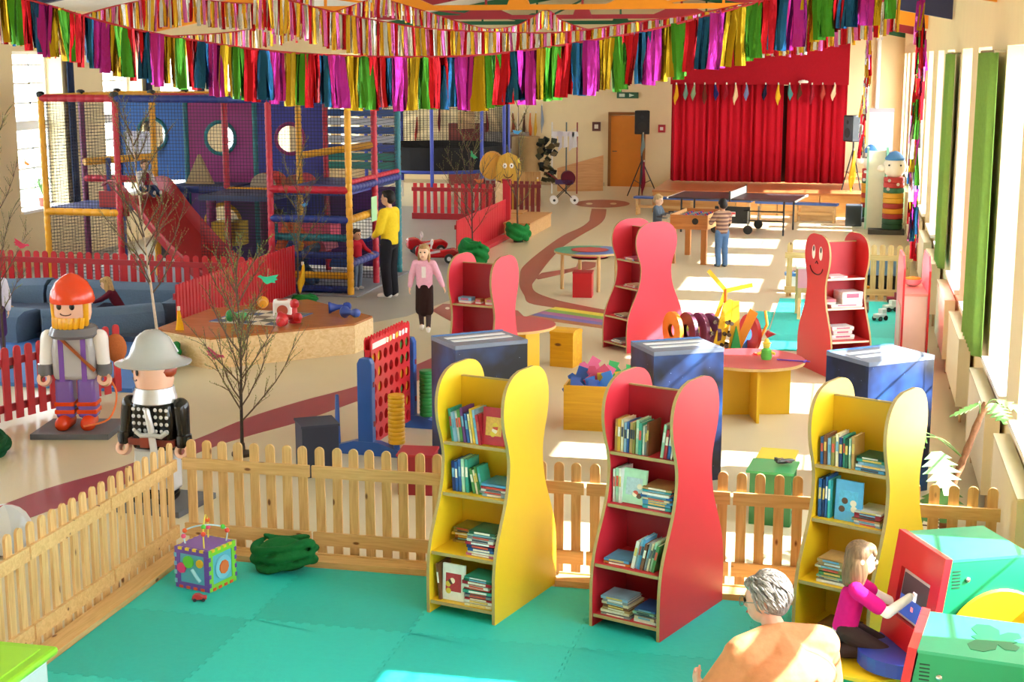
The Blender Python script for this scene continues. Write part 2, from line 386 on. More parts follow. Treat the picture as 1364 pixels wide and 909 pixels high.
for i in range(5):
    fence('side pine picket fence panel ' + nl[i], (-4.92, 10.06 - 1.05 * i - 1.042), (-4.92, 10.06 - 1.05 * i), mat=pine, rmat=wood('d9b27a', 'c49a60', 1), group='pine fence around the turquoise mat', side=-1, seed=20 + i)
for a, b_, l in ((-4.7, -2.5, 'beside the green bundle'), (-1.93, -1.32, 'between the yellow and the red bookcase'), (-.78, .0, 'between the red bookcase and the yellow one'), (.62, 1.2, 'behind the touch screen terminal')):
    t = thing('border_plank', 'flat pine plank along the picket fence ' + l, 'plank', ((a + b_) / 2, 9.97, 0), 0, 'pine border planks'); MB().box((0, 0, .023), (b_ - a, .2, .044)).build('board', pine_h, t); MB().box((0, .06, .05), (b_ - a, .02, .012)).build('ledge', pine_h, t)
t = thing('border_plank', 'flat pine plank lying along the side picket fence', 'plank', (0, 0, 0))
MB().bb((-4.88, 7.5, .001), (-4.72, 10.05, .045)).build('board', wood('d9b27a', 'c49a60', 1), t)
# red fences
RR = ((.64, .08), (.16, .08))
fence('red picket fence behind the bearded figure', (-8.75, 11.9), (-7.83, 14.85), .8, .15, .09, red_m, redd_m, RR, 'round', side=1, group='red picket fences', z0=.04)
fence('red picket fence beside the board game podium', (-8.48, 17.6), (-8.48, 21.9), .8, .1, .068, red_m, redd_m, RR, 'round', side=1, group='red picket fences', z0=.04)
fence('red picket fence between the soft pit and the slide', (-13.4, 20.5), (-8.56, 20.5), .78, .145, .09, red_m, redd_m, RR, 'round', side=-1, group='red picket fences', z0=.04)
fence('red slatted fence beside the ride-on cars', (-7.08, 26.5), (-7.16, 30.9), .72, .105, .078, plain('d02536', .4, var=.06), redd_m, ((.6, .08), (.14, .1)), 'flat', side=1, group='red picket fences', z0=.02)
fence('red picket fence in front of the trampoline', (-9.9, 33.1), (-7.95, 33.1), .84, .16, .09, plain('c51f2b', .4), redd_m, ((.7, .09), (.08, .14)), 'flat', group='red picket fences', z0=.02)
fence('dark red slat fence under the trampoline rim', (-8.9, 33.9), (-7.0, 33.9), .86, .13, .09, plain('6e1a1c', .5), plain('6e1a1c', .5), ((.75, .08), (.1, .1)), 'flat', group='red picket fences', z0=.02)
t = thing('fence_post', 'tall red fence post at the end of the slatted fence', 'post', (-7.16, 31.02, 0)); MB().box((0, 0, .55), (.16, .1, 1.1)).build('post', plain('b8202c', .4), t)
MB().box((0, 0, 1.12), (.18, .12, .04)).build('cap', redd_m, t)
t = thing('base_rail', 'red floor rail at the foot of the slatted red fence', 'rail', (0, 0, 0)); MB().bb((-7.04, 26.5, .001), (-6.85, 29.95, .07)).build('rail', plain('c22b3a', .4), t)
# ================================================================ turquoise foam mat made of interlocking tiles
def mat_tile(x0, x1, y0, y1, flags):
    """jigsaw edge where another tile follows"""
    def edge(a, b, on, nrm, ph):
        a = Vector(a); b = Vector(b); L = (b - a).length; d = (b - a) / L; out = []
        if not on: return [a]
        k = max(5, int(L / .05)) | 1; s = L / k
        for i in range(k):
            off = .012 if (i + ph) % 2 == 0 else -.012
            out += [a + d * (i * s + .004) + nrm * off, a + d * ((i + 1) * s - .004) + nrm * off]
        return out
    P = edge((x0, y0), (x1, y0), flags[0], Vector((0, -1)), 0) + edge((x1, y0), (x1, y1), flags[1], Vector((1, 0)), 0)
    P += edge((x1, y1), (x0, y1), flags[2], Vector((0, 1)), 1) + edge((x0, y1), (x0, y0), flags[3], Vector((-1, 0)), 1)
    return [(p.x, p.y) for p in P]
t = thing('foam_mat', 'turquoise foam floor mat of interlocking tiles in the reading corner', 'mat', (0, 0, 0))
teal = [plain(c, .62, var=.05, scale=25, bump=.15) for c in ('1fbdb6', '24c4bc', '1bb3ac')]
gx = [-4.715, -3.78, -2.69, -1.60, -.51, .58, 1.2]; gy = [5.5, 6.6, 7.69, 8.78, 9.835]
for i in range(6):
    for j in range(4):
        po = mat_tile(gx[i] + .0015, gx[i + 1] - .0015, gy[j] + .0015, gy[j + 1] - .0015, (j > 0, i < 5, j < 3, i > 0))
        MB().prism(po, .001, .014, 'xy').build('mat_tile', teal[(i * 2 + j) % 3], t)
t = thing('foam_mat', 'turquoise foam mat beyond the smiling red bookcase', 'mat', (0, 0, 0))
for i, (x0, x1) in enumerate(((-1.0, 0.1), (.1, 1.06))):
    for j, (y0, y1) in enumerate(((19.0, 20.1), (20.1, 21.2), (21.2, 22.3), (22.3, 23.2))):
        MB().prism(mat_tile(x0 + .002, x1 - .002, y0 + .002, y1 - .002, (j > 0, i < 1, j < 3, i > 0)), .001, .014, 'xy').build('mat_tile', teal[(i + j) % 3], t)
t = thing('foam_mat', 'small turquoise foam tile with ragged edge on the sunny floor', 'mat', (-1.15, 21.2, 0))
MB().prism(mat_tile(-.16, .12, -.7, .7, (1, 1, 1, 1)), .001, .014, 'xy').build('mat_tile', teal[1], t)
# ================================================================ climbing frame
cf = thing('climbing_frame', 'tall netted indoor climbing frame with padded poles and red slide', 'climbing frame', (-10.2, 22, 0))
CFX = [-2.6, -1.3, 0, 1.3, 2.6]; CFY = [0, 1.3, 2.6]; CH3 = 3.05
pc = {'y': plain('e0a11c', .42), 'r': plain('b81c34', .42), 'p': plain('6a1a50', .42), 'b': plain('22357e', .42), 't': plain('16707c', .42), 'm': plain('8a1c62', .45)}
POL = {(0, 0): 'y', (1, 0): 'r', (3, 0): 'r', (4, 0): 'y', (0, 1): 'p', (1, 1): 'y', (2, 1): 'r', (3, 1): 'y', (4, 1): 'r', (0, 2): 'b', (1, 2): 't', (2, 2): 't', (3, 2): 'r', (4, 2): 't'}
pole_prof = []
zz = .0
while zz < CH3:
    pole_prof += [(.048, zz), (.054, zz + .02), (.054, zz + .1), (.048, zz + .12)]; zz += .125
PM = {k: MB().lathe(pole_prof, 12).mesh('padded_pole', [m], True) for k, m in pc.items()}
for (i, j), k in POL.items():
    link('padded_pole', PM[k], cf, (CFX[i], CFY[j], .02))
    MB().lathe([(.06, CH3 + .02), (.07, CH3 + .04), (.07, CH3 + .09), (.03, CH3 + .11)], 10, (CFX[i], CFY[j], 0)).build('pole_cap', plain('23201f', .5), cf)
def padbar(a, b, k, r=.062, name='padded_bar'):
    a = Vector(a); b = Vector(b); n = max(1, int((b - a).length / .16)); pts = []; rr = []
    for i in range(n):
        for u, q in ((.02, .9), (.12, 1), (.88, 1), (.98, .9)): pts.append(a.lerp(b, (i + u) / n)); rr.append(r * q)
    return MB().tube(pts, rr, 10, 0).build(name, pc[k], cf, True)
padbar((-2.6, 0, CH3), (-1.3, 0, CH3), 'r'); padbar((-1.3, 0, CH3), (2.6, 0, CH3), 'b')
padbar((-2.6, 1.3, CH3), (-1.3, 1.3, CH3), 'y'); padbar((-1.3, 1.3, CH3), (2.6, 1.3, CH3), 'r'); padbar((-2.6, 2.6, CH3), (2.6, 2.6, CH3), 'y')
for i, k in enumerate('yybrb'): padbar((CFX[i], 0, CH3), (CFX[i], 2.6, CH3), k)
# decks and their bars
dk = plain('2c3f8e', .5); dk2 = plain('23355f', .5)
DZ = 1.22; UZ = 1.5
def deck(x0, x1, y0, y1, z, m): MB().bb((x0 + .05, y0 + .05, z - .05), (x1 - .05, y1 - .05, z + .03)).build('deck', m, cf)
deck(-2.6, -1.3, 0, 1.3, DZ + .04, dk); padbar((-2.6, 0, DZ), (-1.3, 0, DZ), 'y')
deck(-1.3, 0, 1.3, 2.6, UZ, dk2); deck(0, 1.3, 1.3, 2.6, UZ, dk2); deck(0, 1.3, 0, 1.3, UZ, dk2); deck(1.3, 2.6, 0, 2.6, 1.62, dk)
padbar((0, 1.3, UZ), (1.3, 1.3, UZ), 'y'); padbar((-1.3, 1.3, UZ), (0, 1.3, UZ), 'b'); padbar((1.3, 0, 1.66), (2.6, 0, 1.66), 'r'); padbar((2.6, 0, 1.68), (2.6, 2.6, 1.68), 'b')
padbar((2.6, 0, 1.78), (2.6, 2.6, 1.78), 'r', .04); padbar((1.3, 0, 1.2), (2.6, 0, 1.2), 'b'); padbar((1.3, 1.3, 2.1), (2.6, 1.3, 2.3), 'y'); padbar((-1.3, 1.3, 2.05), (-2.0, .2, 2.02), 'y')
for z, k in ((.08, 'b'), (.3, 'y'), (.62, 'b'), (.9, 't')): padbar((1.3, .1, z), (2.6, .1, z), k, .06)
padbar((-2.6, 1.3, 1.66), (-1.3, 1.3, 1.66), 'r')
for z in (.5, 1.2): padbar((2.6, 0, z), (2.6, 1.3, z), 'y' if z > 1 else 'b')
# coloured panels with round portholes
def panel(x0, x1, z0, z1, y, k, hole=None, r=.28, ring='t'):
    cx, cz = (x0 + x1) / 2, (z0 + z1) / 2 if hole is None else hole
    m = plain({'b': '2f6cc0', 'm': '942478', 'n': '32389a', 't': '1c6a78', 'p': '54266e'}[k], .55)
    b = MB(); n = 32; inner = [(cx + r * math.cos(2 * PI * i / n), cz + r * math.sin(2 * PI * i / n)) for i in range(n)]
    outer = []
    for i in range(n):
        c, s = math.cos(2 * PI * i / n), math.sin(2 * PI * i / n)
        tx = ((x1 - cx) / c) if c > 1e-6 else ((x0 - cx) / c if c < -1e-6 else 1e9); tz = ((z1 - cz) / s) if s > 1e-6 else ((z0 - cz) / s if s < -1e-6 else 1e9)
        q = min(tx, tz); outer.append((cx + q * c, cz + q * s))
    for c_ in ((x0, z0), (x1, z0), (x1, z1), (x0, z1)):
        i = min(range(n), key=lambda i: (outer[i][0] - c_[0]) ** 2 + (outer[i][1] - c_[1]) ** 2); outer[i] = c_
    vs = [(p[0], yy, p[1]) for yy in (y - .015, y + .015) for p in inner + outer]; N = 2 * n; fs = []
    for i in range(n):
        j = (i + 1) % n
        fs += [(i, j, n + j, n + i), (N + i, N + n + i, N + n + j, N + j), (i, N + i, N + j, j), (n + i, n + j, N + n + j, N + n + i)]
    b.add(vs, fs); o = b.build('porthole_panel', m, cf)
    R = MB(); R.tube([(cx + r * math.cos(2 * PI * i / 24), y - .02, cz + r * math.sin(2 * PI * i / 24)) for i in range(25)], .035, 8, 0, False); R.build('porthole_ring', pc[ring], o, True)
panel(-2.55, -1.35, 1.55, 2.98, 2.6, 'b', 2.35); panel(-1.25, -.05, 1.5, 2.98, 2.6, 'm', 2.3)
panel(.05, 1.25, 1.5, 2.98, 2.6, 'n', 2.3, .26, 'm'); panel(-1.25, -.05, .1, 1.45, 2.6, 'p', .8, .33, 'y')
panel(.05, 1.25, .1, 1.45, 2.6, 'n', .7, .3, 't'); panel(1.35, 2.55, .1, 1.5, 2.62, 'p', .8, .25, 'b')
# striped rear panel, stairs and soft rollers inside
for i in range(7): MB().bb((1.36, 2.56, 1.8 + i * .15), (2.54, 2.6, 1.92 + i * .15)).build('rear_slat', plain(['2a4f8e', 'b7bcc6', '2a4f8e', 'b0b7c4', '2b4390', '1f7a6c', '1f7a6c'][6 - i], .6), cf)
def roller(x, z, y, L, r, c, c2):
    b = MB(); po = [(r * math.cos(a), r * math.sin(a)) for a in [i * PI / 10 for i in range(11)]]
    b.prism([(x + p[0], z + p[1]) for p in po], y, y + L, 'xz', 0, None, 1); b.build('soft_roller', [plain(c2, .6), plain(c, .55)], cf, True)
roller(.55, UZ + .04, 1.55, .55, .24, 'd6382e', 'a99a86'); roller(1.1, UZ + .04, 1.6, .5, .22, 'c2303e', '8f4a3a')
MB().prism([(-1.05, 1.54), (-.55, 1.54), (-.8, 2.05)], 1.95, 2.05, 'xz').build('sail_flag', cloth('b8a27a'), cf)
for a, c in (((1.75, .6), '8a3046'), ((2.2, .35), '2c56a0')): roller(a[0], a[1], .7, .6, .2, c, c)
MB().box((1.6, .9, .95), (.9, .5, .26)).build('foam_block', plain('c2415c', .6), cf)
MB().box((-.1, 1.6, .75), (.5, .4, .4)).build('foam_block', plain('d9ac2e', .6), cf)
for x in (-1.2, -.7, .3, .8): padbar((x, 2.2, .05), (x, 2.2, 1.45), 'bmtp'[int((x + 1.2) * 2) % 4], .09)
# red slide
sl = []; path = [(-1.62, .9, 1.42), (-1.35, .75, 1.5), (-1.05, .55, 1.42), (-.55, .25, 1.0), (0, -.1, .62), (.5, -.4, .34), (.85, -.62, .22), (1.2, -.85, .2)]
path = smoothpts(path, 5); prof = [(-.5, .2), (-.47, .24), (-.44, .2), (-.4, .02), (-.25, -.05), (0, -.06), (.25, -.05), (.4, .02), (.44, .2), (.47, .24), (.5, .2)]
vs = []; P = path
for i, p in enumerate(P):
    tt = (P[min(i + 1, len(P) - 1)] - P[max(i - 1, 0)]); tt.z = 0; tt.normalize(); sd_ = Vector((tt.y, -tt.x, 0))
    for a, h in prof: vs.append(p + sd_ * a + Vector((0, 0, h)))
k = len(prof); fs = [(i * k + j, i * k + j + 1, (i + 1) * k + j + 1, (i + 1) * k + j) for i in range(len(P) - 1) for j in range(k - 1)]
o = MB().add(vs, fs).build('slide', plain('9c0d18', .55), cf, True); md = o.modifiers.new('wall', 'SOLIDIFY'); md.thickness = .03; md.offset = -1
MB().box((-1.7, .45, 1.65), (.06, .06, .85)).build('slide_post', pc['b'], cf); MB().box((-1.5, .2, 1.35), (.5, .06, .4)).build('slide_side', plain('b2151f', .4), cf)
MB().bb((-2.75, -.15, .001), (2.75, 2.75, .02)).build('floor_pad', plain('83858c', .7), cf)
# nets: real cords, far too many to pick apart
def net(a, u, v, nu, nv, name='net', r=.0035):
    a = Vector(a); u = Vector(u); v = Vector(v); b = MB(); q = u.cross(v).normalized() * r
    for i in range(nu + 1):
        p = a + u * (i / nu); e = u.normalized() * r; b.add([p - e, p + e, p + e + v, p - e + v], [(0, 1, 2, 3)])
    for j in range(nv + 1):
        p = a + v * (j / nv); e = v.normalized() * r; b.add([p - e, p + e, p + e + u, p - e + u], [(0, 1, 2, 3)])
    o = b.build(name, plain('2a2a34', .8), cf); o['kind'] = 'stuff'
net((-2.6, 0, DZ), (1.3, 0, 0), (0, 0, CH3 - DZ), 24, 34); net((-1.3, 0, 1.75), (3.9, 0, 0), (0, 0, CH3 - 1.75), 72, 24)
net((0, 1.3, .1), (2.6, 0, 0), (0, 0, 1.4), 48, 26); net((2.6, 0, 1.75), (0, 2.6, 0), (0, 0, 1.3), 56, 24); net((1.3, 0, .1), (1.3, 0, 0), (0, 0, 1.5), 24, 28)
net((-2.6, 0, .1), (0, 2.6, 0), (0, 0, 2.95), 50, 56); net((-2.6, 0, .1), (1.3, 0, 0), (0, 0, 1.1), 24, 20); net((.1, 0, .1), (1.2, 0, 0), (0, 0, 1.6), 24, 30); net((2.6, 1.3, .1), (0, 1.3, 0), (0, 0, 1.5), 26, 28)
MB().box((-2.13, 2.45, 2.2), (.55, .01, .42)).build('poster', plain('c3c6d6', .6), cf)
MB().box((2.68, 1.0, 1.28), (.01, .28, .4)).build('notice_sheet', plain('a8d8a0', .6), cf)
# ================================================================ soft pit
t = thing('soft_play_pit', 'blue-grey denim padded play pit inside the red fences', 'play pit', (-10.62, 18.9, 0))
den = cloth('566a80', 40, .3); x0, x1, y0, y1 = -2.3, 1.75, -1.45, 1.05; W_ = .5
def bolster(a, b):
    a = Vector(a); b = Vector(b); q = 10; pts = [a.lerp(b, i / q) for i in range(q + 1)]
    sec = [(-.3, 0), (-.31, .26), (-.26, .38), (-.12, .44), (.12, .44), (.26, .38), (.31, .26), (.3, 0)]
    d = (b - a).normalized(); sd_ = Vector((d.y, -d.x, 0)); vs = []
    for i, p in enumerate(pts):
        sg = 1 - .05 * math.sin(PI * i / q) ** 2
        for s_, z_ in sec: vs.append(p + sd_ * s_ + Vector((0, 0, z_ * sg)))
    n_ = len(sec); fs = [(i * n_ + j, i * n_ + (j + 1) % n_, (i + 1) * n_ + (j + 1) % n_, (i + 1) * n_ + j) for i in range(q) for j in range(n_)] + [tuple(range(n_))[::-1], tuple(range(q * n_, (q + 1) * n_))]
    MB().add(vs, fs).build('padded_wall', den, t, True)
bolster((x0, y0 + .25, 0), (.2, y0 - .1, 0)); bolster((.35, y0 - .1, 0), (x1 - .1, y0 + .75, 0)); bolster((x1, y0 + .8, 0), (x1 - .25, y1, 0)); bolster((x1 - .3, y1, 0), (-.9, y1, 0)); bolster((-1.0, y1, 0), (x0, y1 - .2, 0)); bolster((x0, y1 - .3, 0), (x0, y0 + .4, 0))
MB().bb((x0, y0, .001), (x1, y1, .12)).build('pit_floor', plain('39465e', .8), t)
MB().prism([(-2.6, .12), (-1.2, .12), (-2.6, .78)], -.4, .35, 'xz').build('ramp', wood('a8763e', '8d5f2e', 0), t)
t = thing('floor_mat', 'flat blue mat on the floor beside the soft pit', 'mat', (0, 0, 0))
MB().prism([(-11, 14.9), (-7.75, 14.9), (-8.55, 18.0), (-8.75, 18.3), (-11, 17.2)], .003, .05, 'xy').build('pad', plain('3b6db0', .6), t)
# ================================================================ stage, curtain and the far end of the hall
ply = wood('cf9a5e', 'bd854a', 0, .6, .4, False); ply2 = wood('dcb27a', 'c89a60', 0, .6, .5, False)
t = thing('stage_platform', 'wooden stage platform with plywood front below the red curtain', 'stage', (0, 0, 0))
MB().bb((-4.65, 35.7, .5), (.32, 42.9, .55)).build('stage_floor', wood('b9774a', 'a5663c', 0, .5, .3, False), t)
for i in range(5): MB().bb((-4.6 + .98 * i, 35.72, .001), (-4.6 + .98 * i + .96, 35.76, .5)).build('front_panel', ply, t)
MB().bb((-4.65, 35.8, .001), (-4.6, 42.9, .5)).build('side_panel', ply, t)
t = thing('stage_step', 'light wooden steps in front of the stage beside the subwoofer', 'steps', (-.75, 35.3, 0))
for i in range(2): MB().bb((-.35, -.55 + .3 * i, .001), (.45, -.27 + .3 * i, .16 + .17 * i)).build('tread', ply2, t)
# red curtain, pleated, in two leaves with a dark gap
def drape(name, x0, x1, y, z0, z1, mat, amp, wl, parent, nz=2, seed=0, flare=0.):
    rg = random.Random(seed); n = max(12, int((x1 - x0) / wl * 10)); vs = []; ph = 0; xs_ = []
    for i in range(n + 1):
        ph += (1 + .5 * math.sin(i * .37 + seed)) * 2 * PI / 10
        xs_.append((x0 + (x1 - x0) * i / n, amp * math.sin(ph) * (.7 + .3 * math.sin(i * .11 + seed))))
    for k in range(nz + 1):
        z = z1 + (z0 - z1) * k / nz; q = .75 + .25 * k / nz
        for x, d in xs_: vs.append((x + flare * (k / nz), y + d * q, z))
    fs = [(k * (n + 1) + i, k * (n + 1) + i + 1, (k + 1) * (n + 1) + i + 1, (k + 1) * (n + 1) + i) for k in range(nz) for i in range(n)]
    o = MB().add(vs, fs).build(name, mat, parent, True); md = o.modifiers.new('cloth', 'SOLIDIFY'); md.thickness = .006; return o
redc = cloth('c01428', 30, .1); redv = cloth('a01222', 20, .1)
t = thing('stage_curtain', 'long pleated red stage curtain in two halves with red valance', 'curtain', (0, 0, 0))
drape('curtain_leaf', -4.5, -1.72, 38.25, .58, 3.06, redc, .065, .17, t, seed=1); drape('curtain_leaf', -1.62, -.16, 38.25, .58, 3.06, redc, .065, .17, t, seed=2)
drape('curtain_leaf', -1.9, -1.45, 38.45, .58, 3.0, plain('2a0c14', .9), .03, .2, t, seed=3)  # no third leaf: near-black sheet painting the shade in the gap
MB().prism([(-4.55, 3.02), (-.14, 3.02), (-.14, 4.5), (-4.55, 4.62)], 38.14, 38.19, 'xz').build('valance', redv, t)
MB().box((-2.35, 38.3, 3.1), (4.4, .06, .05)).build('curtain_rail', plain('7a2028', .5), t)
drape('return_curtain', -4.55, -4.5, 38.5, .58, 4.5, redv, .02, .2, t)
MB().box((-2.3, 38.6, 4.62), (4.6, .1, .12)).build('header_beam', plain('80222c', .6), t)
kc = [('yellow', 'e0a022'), ('grey-green', '6f8c80'), ('sage green', '8fa07c'), ('brown', '6a2c22'), ('navy blue', '2c3070'), ('dark red', '9c2030'), ('cream', 'e6c49a'), ('steel blue', '7a86b0'), ('black', '1c1c34'), ('golden yellow', 'e6b42a'), ('teal', '4f8f8c'), ('olive brown', '5a3020'), ('burgundy', '962030'), ('rust', 'b0443a'), ('pale peach', 'ecc9a4')]
kx = [901, 913, 925, 939, 953, 968, 980, 994, 1020, 1037, 1052, 1066, 1082, 1096, 1112]
def kerchief(p, c, label, L=.36, w_=.15, seed=0):
    rg = random.Random(seed); t = thing('hanging_scarf', label, 'scarf', p, 0, 'scarves hung along the curtain')
    n = 6; vs = []
    for k in range(n + 1):
        q = k / n; ww = .012 + w_ * .42 * min(q / .72, 1.) ** 1.2 * (1 if q <= .72 else max(.04, 1 - (q - .72) / .28))
        for a in (-1, -.3, .4, 1): vs.append((a * ww + .03 * q * math.sin(seed * 2.1) + .01 * math.sin(5 * q + seed), -.012 * math.cos(a * 3 + 3 * q), -q * L * (1 - .1 * a * q)))
    fs = [(k * 4 + i, k * 4 + i + 1, (k + 1) * 4 + i + 1, (k + 1) * 4 + i) for k in range(n) for i in range(3)]
    o = MB().add(vs, fs).build('cloth', cloth(c), t, True); o.modifiers.new('s', 'SOLIDIFY').thickness = .006
    MB().box((0, 0, .01), (.03, .03, .05)).build('clip', plain('d8d0c0', .5), t); return t
for i, (x, (cn, c)) in enumerate(zip(kx, kc)):
    kerchief(ay(x, 112, 38.1), c, cn + ' scarf clipped to the top of the red stage curtain', .38 + .1 * (i % 3 == 0), .14, i)
t = thing('smoke_detector', 'small white ceiling device fixed on the red valance', 'device', ay(1070, 109, 38.0)); MB().lathe([(.11, -.03), (.13, 0), (.1, .03)], 16).build('body', white_m, t, True); MB().lathe([(.05, .03), (.04, .045)], 12).build('cap', white_m, t)
# loudspeakers on tripods
def speaker(loc, rz, zc, lab1, lab2, cl, grille, sp=.48):
    zc -= loc[2]
    t = thing('speaker_stand', lab1, 'speaker stand', loc, rz, 'speaker stands')
    MB().tube([(0, 0, .25), (0, 0, zc - .32)], .022).build('pole', plain('26262a', .5), t)
    for a in (.4, 2.5, 4.6):
        e = (math.cos(a) * sp, math.sin(a) * sp, .015)
        MB().tube([(0, 0, 1.0), e], .016).build('leg', plain('1d1d20', .5), t); MB().tube([(0, 0, .35), (e[0] * .55, e[1] * .55, .46)], .01).build('brace', plain('1d1d20', .5), t)
    s = thing('loudspeaker', lab2, 'loudspeaker', (loc[0], loc[1], zc + loc[2]), rz, 'loudspeakers')
    MB().prism([(-.2, -.17), (.2, -.17), (.16, .17), (-.16, .17)], -.31, .31, 'xy').build('cabinet', plain('17181a', .5), s, bevel=.02)
    MB().box((0, -.176, .0), (.35, .01, .56)).build('grille', plain(grille, .7), s)
    MB().lathe([(.1, -.006), (.12, 0), (.04, .012)], 16, (0, -.185, -.1), 0, Matrix.Rotation(PI / 2, 4, 'X')).build('woofer', plain('2b2c30', .6), s, True)
    MB().lathe([(.04, -.006), (.05, 0), (.01, .01)], 12, (0, -.185, .15), 0, Matrix.Rotation(PI / 2, 4, 'X')).build('tweeter', plain('2b2c30', .6), s, True)
speaker((-5.45, 39.6, 0), .1, 2.0, 'black tripod speaker stand beside the orange door', 'black loudspeaker on a tripod beside the orange door', 0, '24262a')
speaker((.03, 36.6, .55), -1.0, 2.03, 'black tripod speaker stand at the far corner by the flip chart', 'loudspeaker seen from its grey rear beside the flip chart', 0, '4c5660', .26)
for p, c, l in ((ay(857, 178, 39.4), '7f9c98', 'pale teal scarf tied below the loudspeaker by the door'), (ay(858, 215, 39.35), '8e2440', 'long dark pink scarf hanging on the tripod by the door')):
    kerchief(p, c, l, .55 if c == '7f9c98' else .9, .12, 5)
kerchief(ay(1138, 200, 36.3), 'e6b22c', 'yellow and blue scarf hanging on the corner speaker stand', .95, .2, 8)
# flip chart in the corner
t = thing('flip_chart', 'white flip chart with grey ledge standing in the far corner', 'flip chart', (.72, 40.3, 0))
MB().box((0, 0, 1.8), (.62, .03, 1.0)).build('board', plain('e9e2ea', .4), t); MB().box((0, -.02, 2.34), (.64, .06, .1)).build('clamp', plain('a8a4aa', .4), t); MB().box((0, -.05, 1.25), (.64, .1, .06)).build('ledge', plain('8f8c92', .4), t)
for x in (-.25, .25): MB().bar((x * .6, .1, 1.3), (x * 1.3, -.05, 0.01), .03, .03).build('leg', plain('6f6c70', .4), t)
t = thing('projector_mast', 'white downpipe running up the end wall above the flip chart', 'pipe', (.62, 42.9, 2.3)); MB().tube([(0, 0, 0), (0, 0, 2.0)], .06, 10).build('pipe', plain('e9e6e2', .4), t, True); MB().box((0, 0, 1.9), (.18, .1, .08)).build('bracket', plain('d8d4cf', .4), t)
t = thing('equipment_rack', 'black equipment rack and keyboard stand behind the corner tripod', 'rack', (.72, 38.6, 0))
MB().box((0, 0, .75), (.44, .4, 1.1)).build('case', plain('1c1a1c', .6), t); MB().box((.05, 0, 1.33), (.75, .35, .06)).build('keyboard', plain('5a585c', .5), t)
for a, b_ in (((-.34, 0, .02), (.34, 0, .55)), ((.34, 0, .02), (-.34, 0, .55))): MB().bar(a, b_, .04, .04).build('crossed_leg', plain('1c1a1c', .6), t)
t = thing('subwoofer', 'dark blue-grey cube loudspeaker on the floor by the stage', 'loudspeaker', (.1, 33.95, 0)); MB().box((0, 0, .24), (.36, .4, .46)).build('cabinet', plain('39424c', .6), t, bevel=.015); MB().box((0, -.205, .24), (.3, .01, .38)).build('grille', plain('30383f', .8), t)
# striped tower figures by the wall
def tower(loc, s, lab):
    t = thing('puppet_tower', lab, 'puppet tower', loc, 0, 'striped puppet towers'); cs = ['1f5a38', '1f5a38', 'a02c28', 'd8941e', 'a8302c', 'd8a02a', 'd8a02a', '2c6a48', 'b8302c', 'b8302c']
    MB().box((-.12, -.1, .05), (.75, .4, .1)).build('foot', plain('3a3835', .6), t)
    for i, c in enumerate(cs): MB().lathe([(.2 * s, .1 + .11 * i), (.215 * s, .115 + .11 * i), (.215 * s, .2 + .11 * i), (.2 * s, .21 + .11 * i)], 18).build('stacked_ring', plain(c, .5), t, True)
    MB().ell((0, 0, 1.42), (.24 * s, .22 * s, .25), 0).build('head', plain('ece6d6', .6), t, True); MB().ell((-.26 * s, -.05, 1.38), (.1, .07, .08)).build('snout', plain('ece6d6', .6), t, True)
    MB().lathe([(.2 * s, 1.56), (.21 * s, 1.6), (.1 * s, 1.72), (.02, 1.75)], 14).build('cap', plain('3f7fc0', .6), t, True)
    for a in (-.12, .12):
        e = MB().ell((a * s, -.2 * s, 1.46), .02).build('eye', plain('222222', .3), t, True)
    for a, z in ((-.1, 1.14), (.08, 1.06), (-.12, .96)): MB().lathe([(.035, 0), (.035, .012), (.018, .012), (.018, 0)], 10, (a, -.215 * s, z), 0, Matrix.Rotation(PI / 2, 4, 'X')).build('button', plain('e6dcd0', .5), t)
tower((.9, 32.6, 0), 1., 'tall striped puppet tower with white head and blue cap by the radiator'); tower((.42, 35.0, 0), .8, 'narrow striped puppet tower half hidden behind the white boards')
t = thing('folded_boards', 'pale folded table boards leaning upright beside the puppet towers', 'boards', (.62, 33.3, 0))
MB().box((-.08, 0, .85), (.36, .06, 1.7)).build('board', plain('e4e0d2', .5), t); MB().box((.14, .06, .9), (.05, .5, 1.75)).build('board', plain('7fc0a0', .5), t); MB().box((-.27, .08, .9), (.04, .4, 1.75)).build('board', plain('9accb4', .5), t)
# table tennis
t = thing('table_tennis_table', 'dark table tennis table with white net on a wheeled frame', 'table', (-2.35, 32.35, 0), -.13)
for s in (-1, 1):
    MB().box((s * .69, 0, .745), (1.36, 1.525, .03)).build('table_half', plain('3a2e33', .45), t)
    e = MB(); e.box((s * 1.365, 0, .745), (.03, 1.53, .034)); e.build('edge_line', plain('d8d2cc', .5), t)
    for y in (-.6, .6): MB().tube([(s * 1.1, y, .73), (s * 1.1, y, 0)], .02).build('leg', plain('1c1c1e', .4), t)
    for z in (.3, .5): MB().tube([(s * 1.1, -.6, z), (s * .25, -.6, z)], .014).build('brace', plain('1c1c1e', .4), t)
MB().box((0, 0, .835), (.01, 1.7, .15)).build('net', plain('d6d4d0', .8), t)
for y in (-.86, .86): MB().box((0, y, .82), (.03, .03, .22)).build('net_post', plain('222222', .4), t)
o = MB().box((0, -.55, .4), (.75, .05, .36)).build('undercarriage_plate', plain('1b1b1c', .5), t); MB().box((0, -.58, .42), (.14, .01, .1)).build('emblem', plain('e8e8e8', .5), o)
for x in (-.35, .35):
    for y in (-.6, .55):
        MB().tube([(x, y, .5), (x, y, .1)], .02).build('castor_post', plain('8a8a8a', .3, .6), t); MB().lathe([(.03, -.025), (.095, -.025), (.1, 0), (.095, .025), (.03, .025)], 16, (x, y, .1), 0, Matrix.Rotation(PI / 2, 4, 'X')).build('wheel', plain('1b1b1b', .6), t, True)
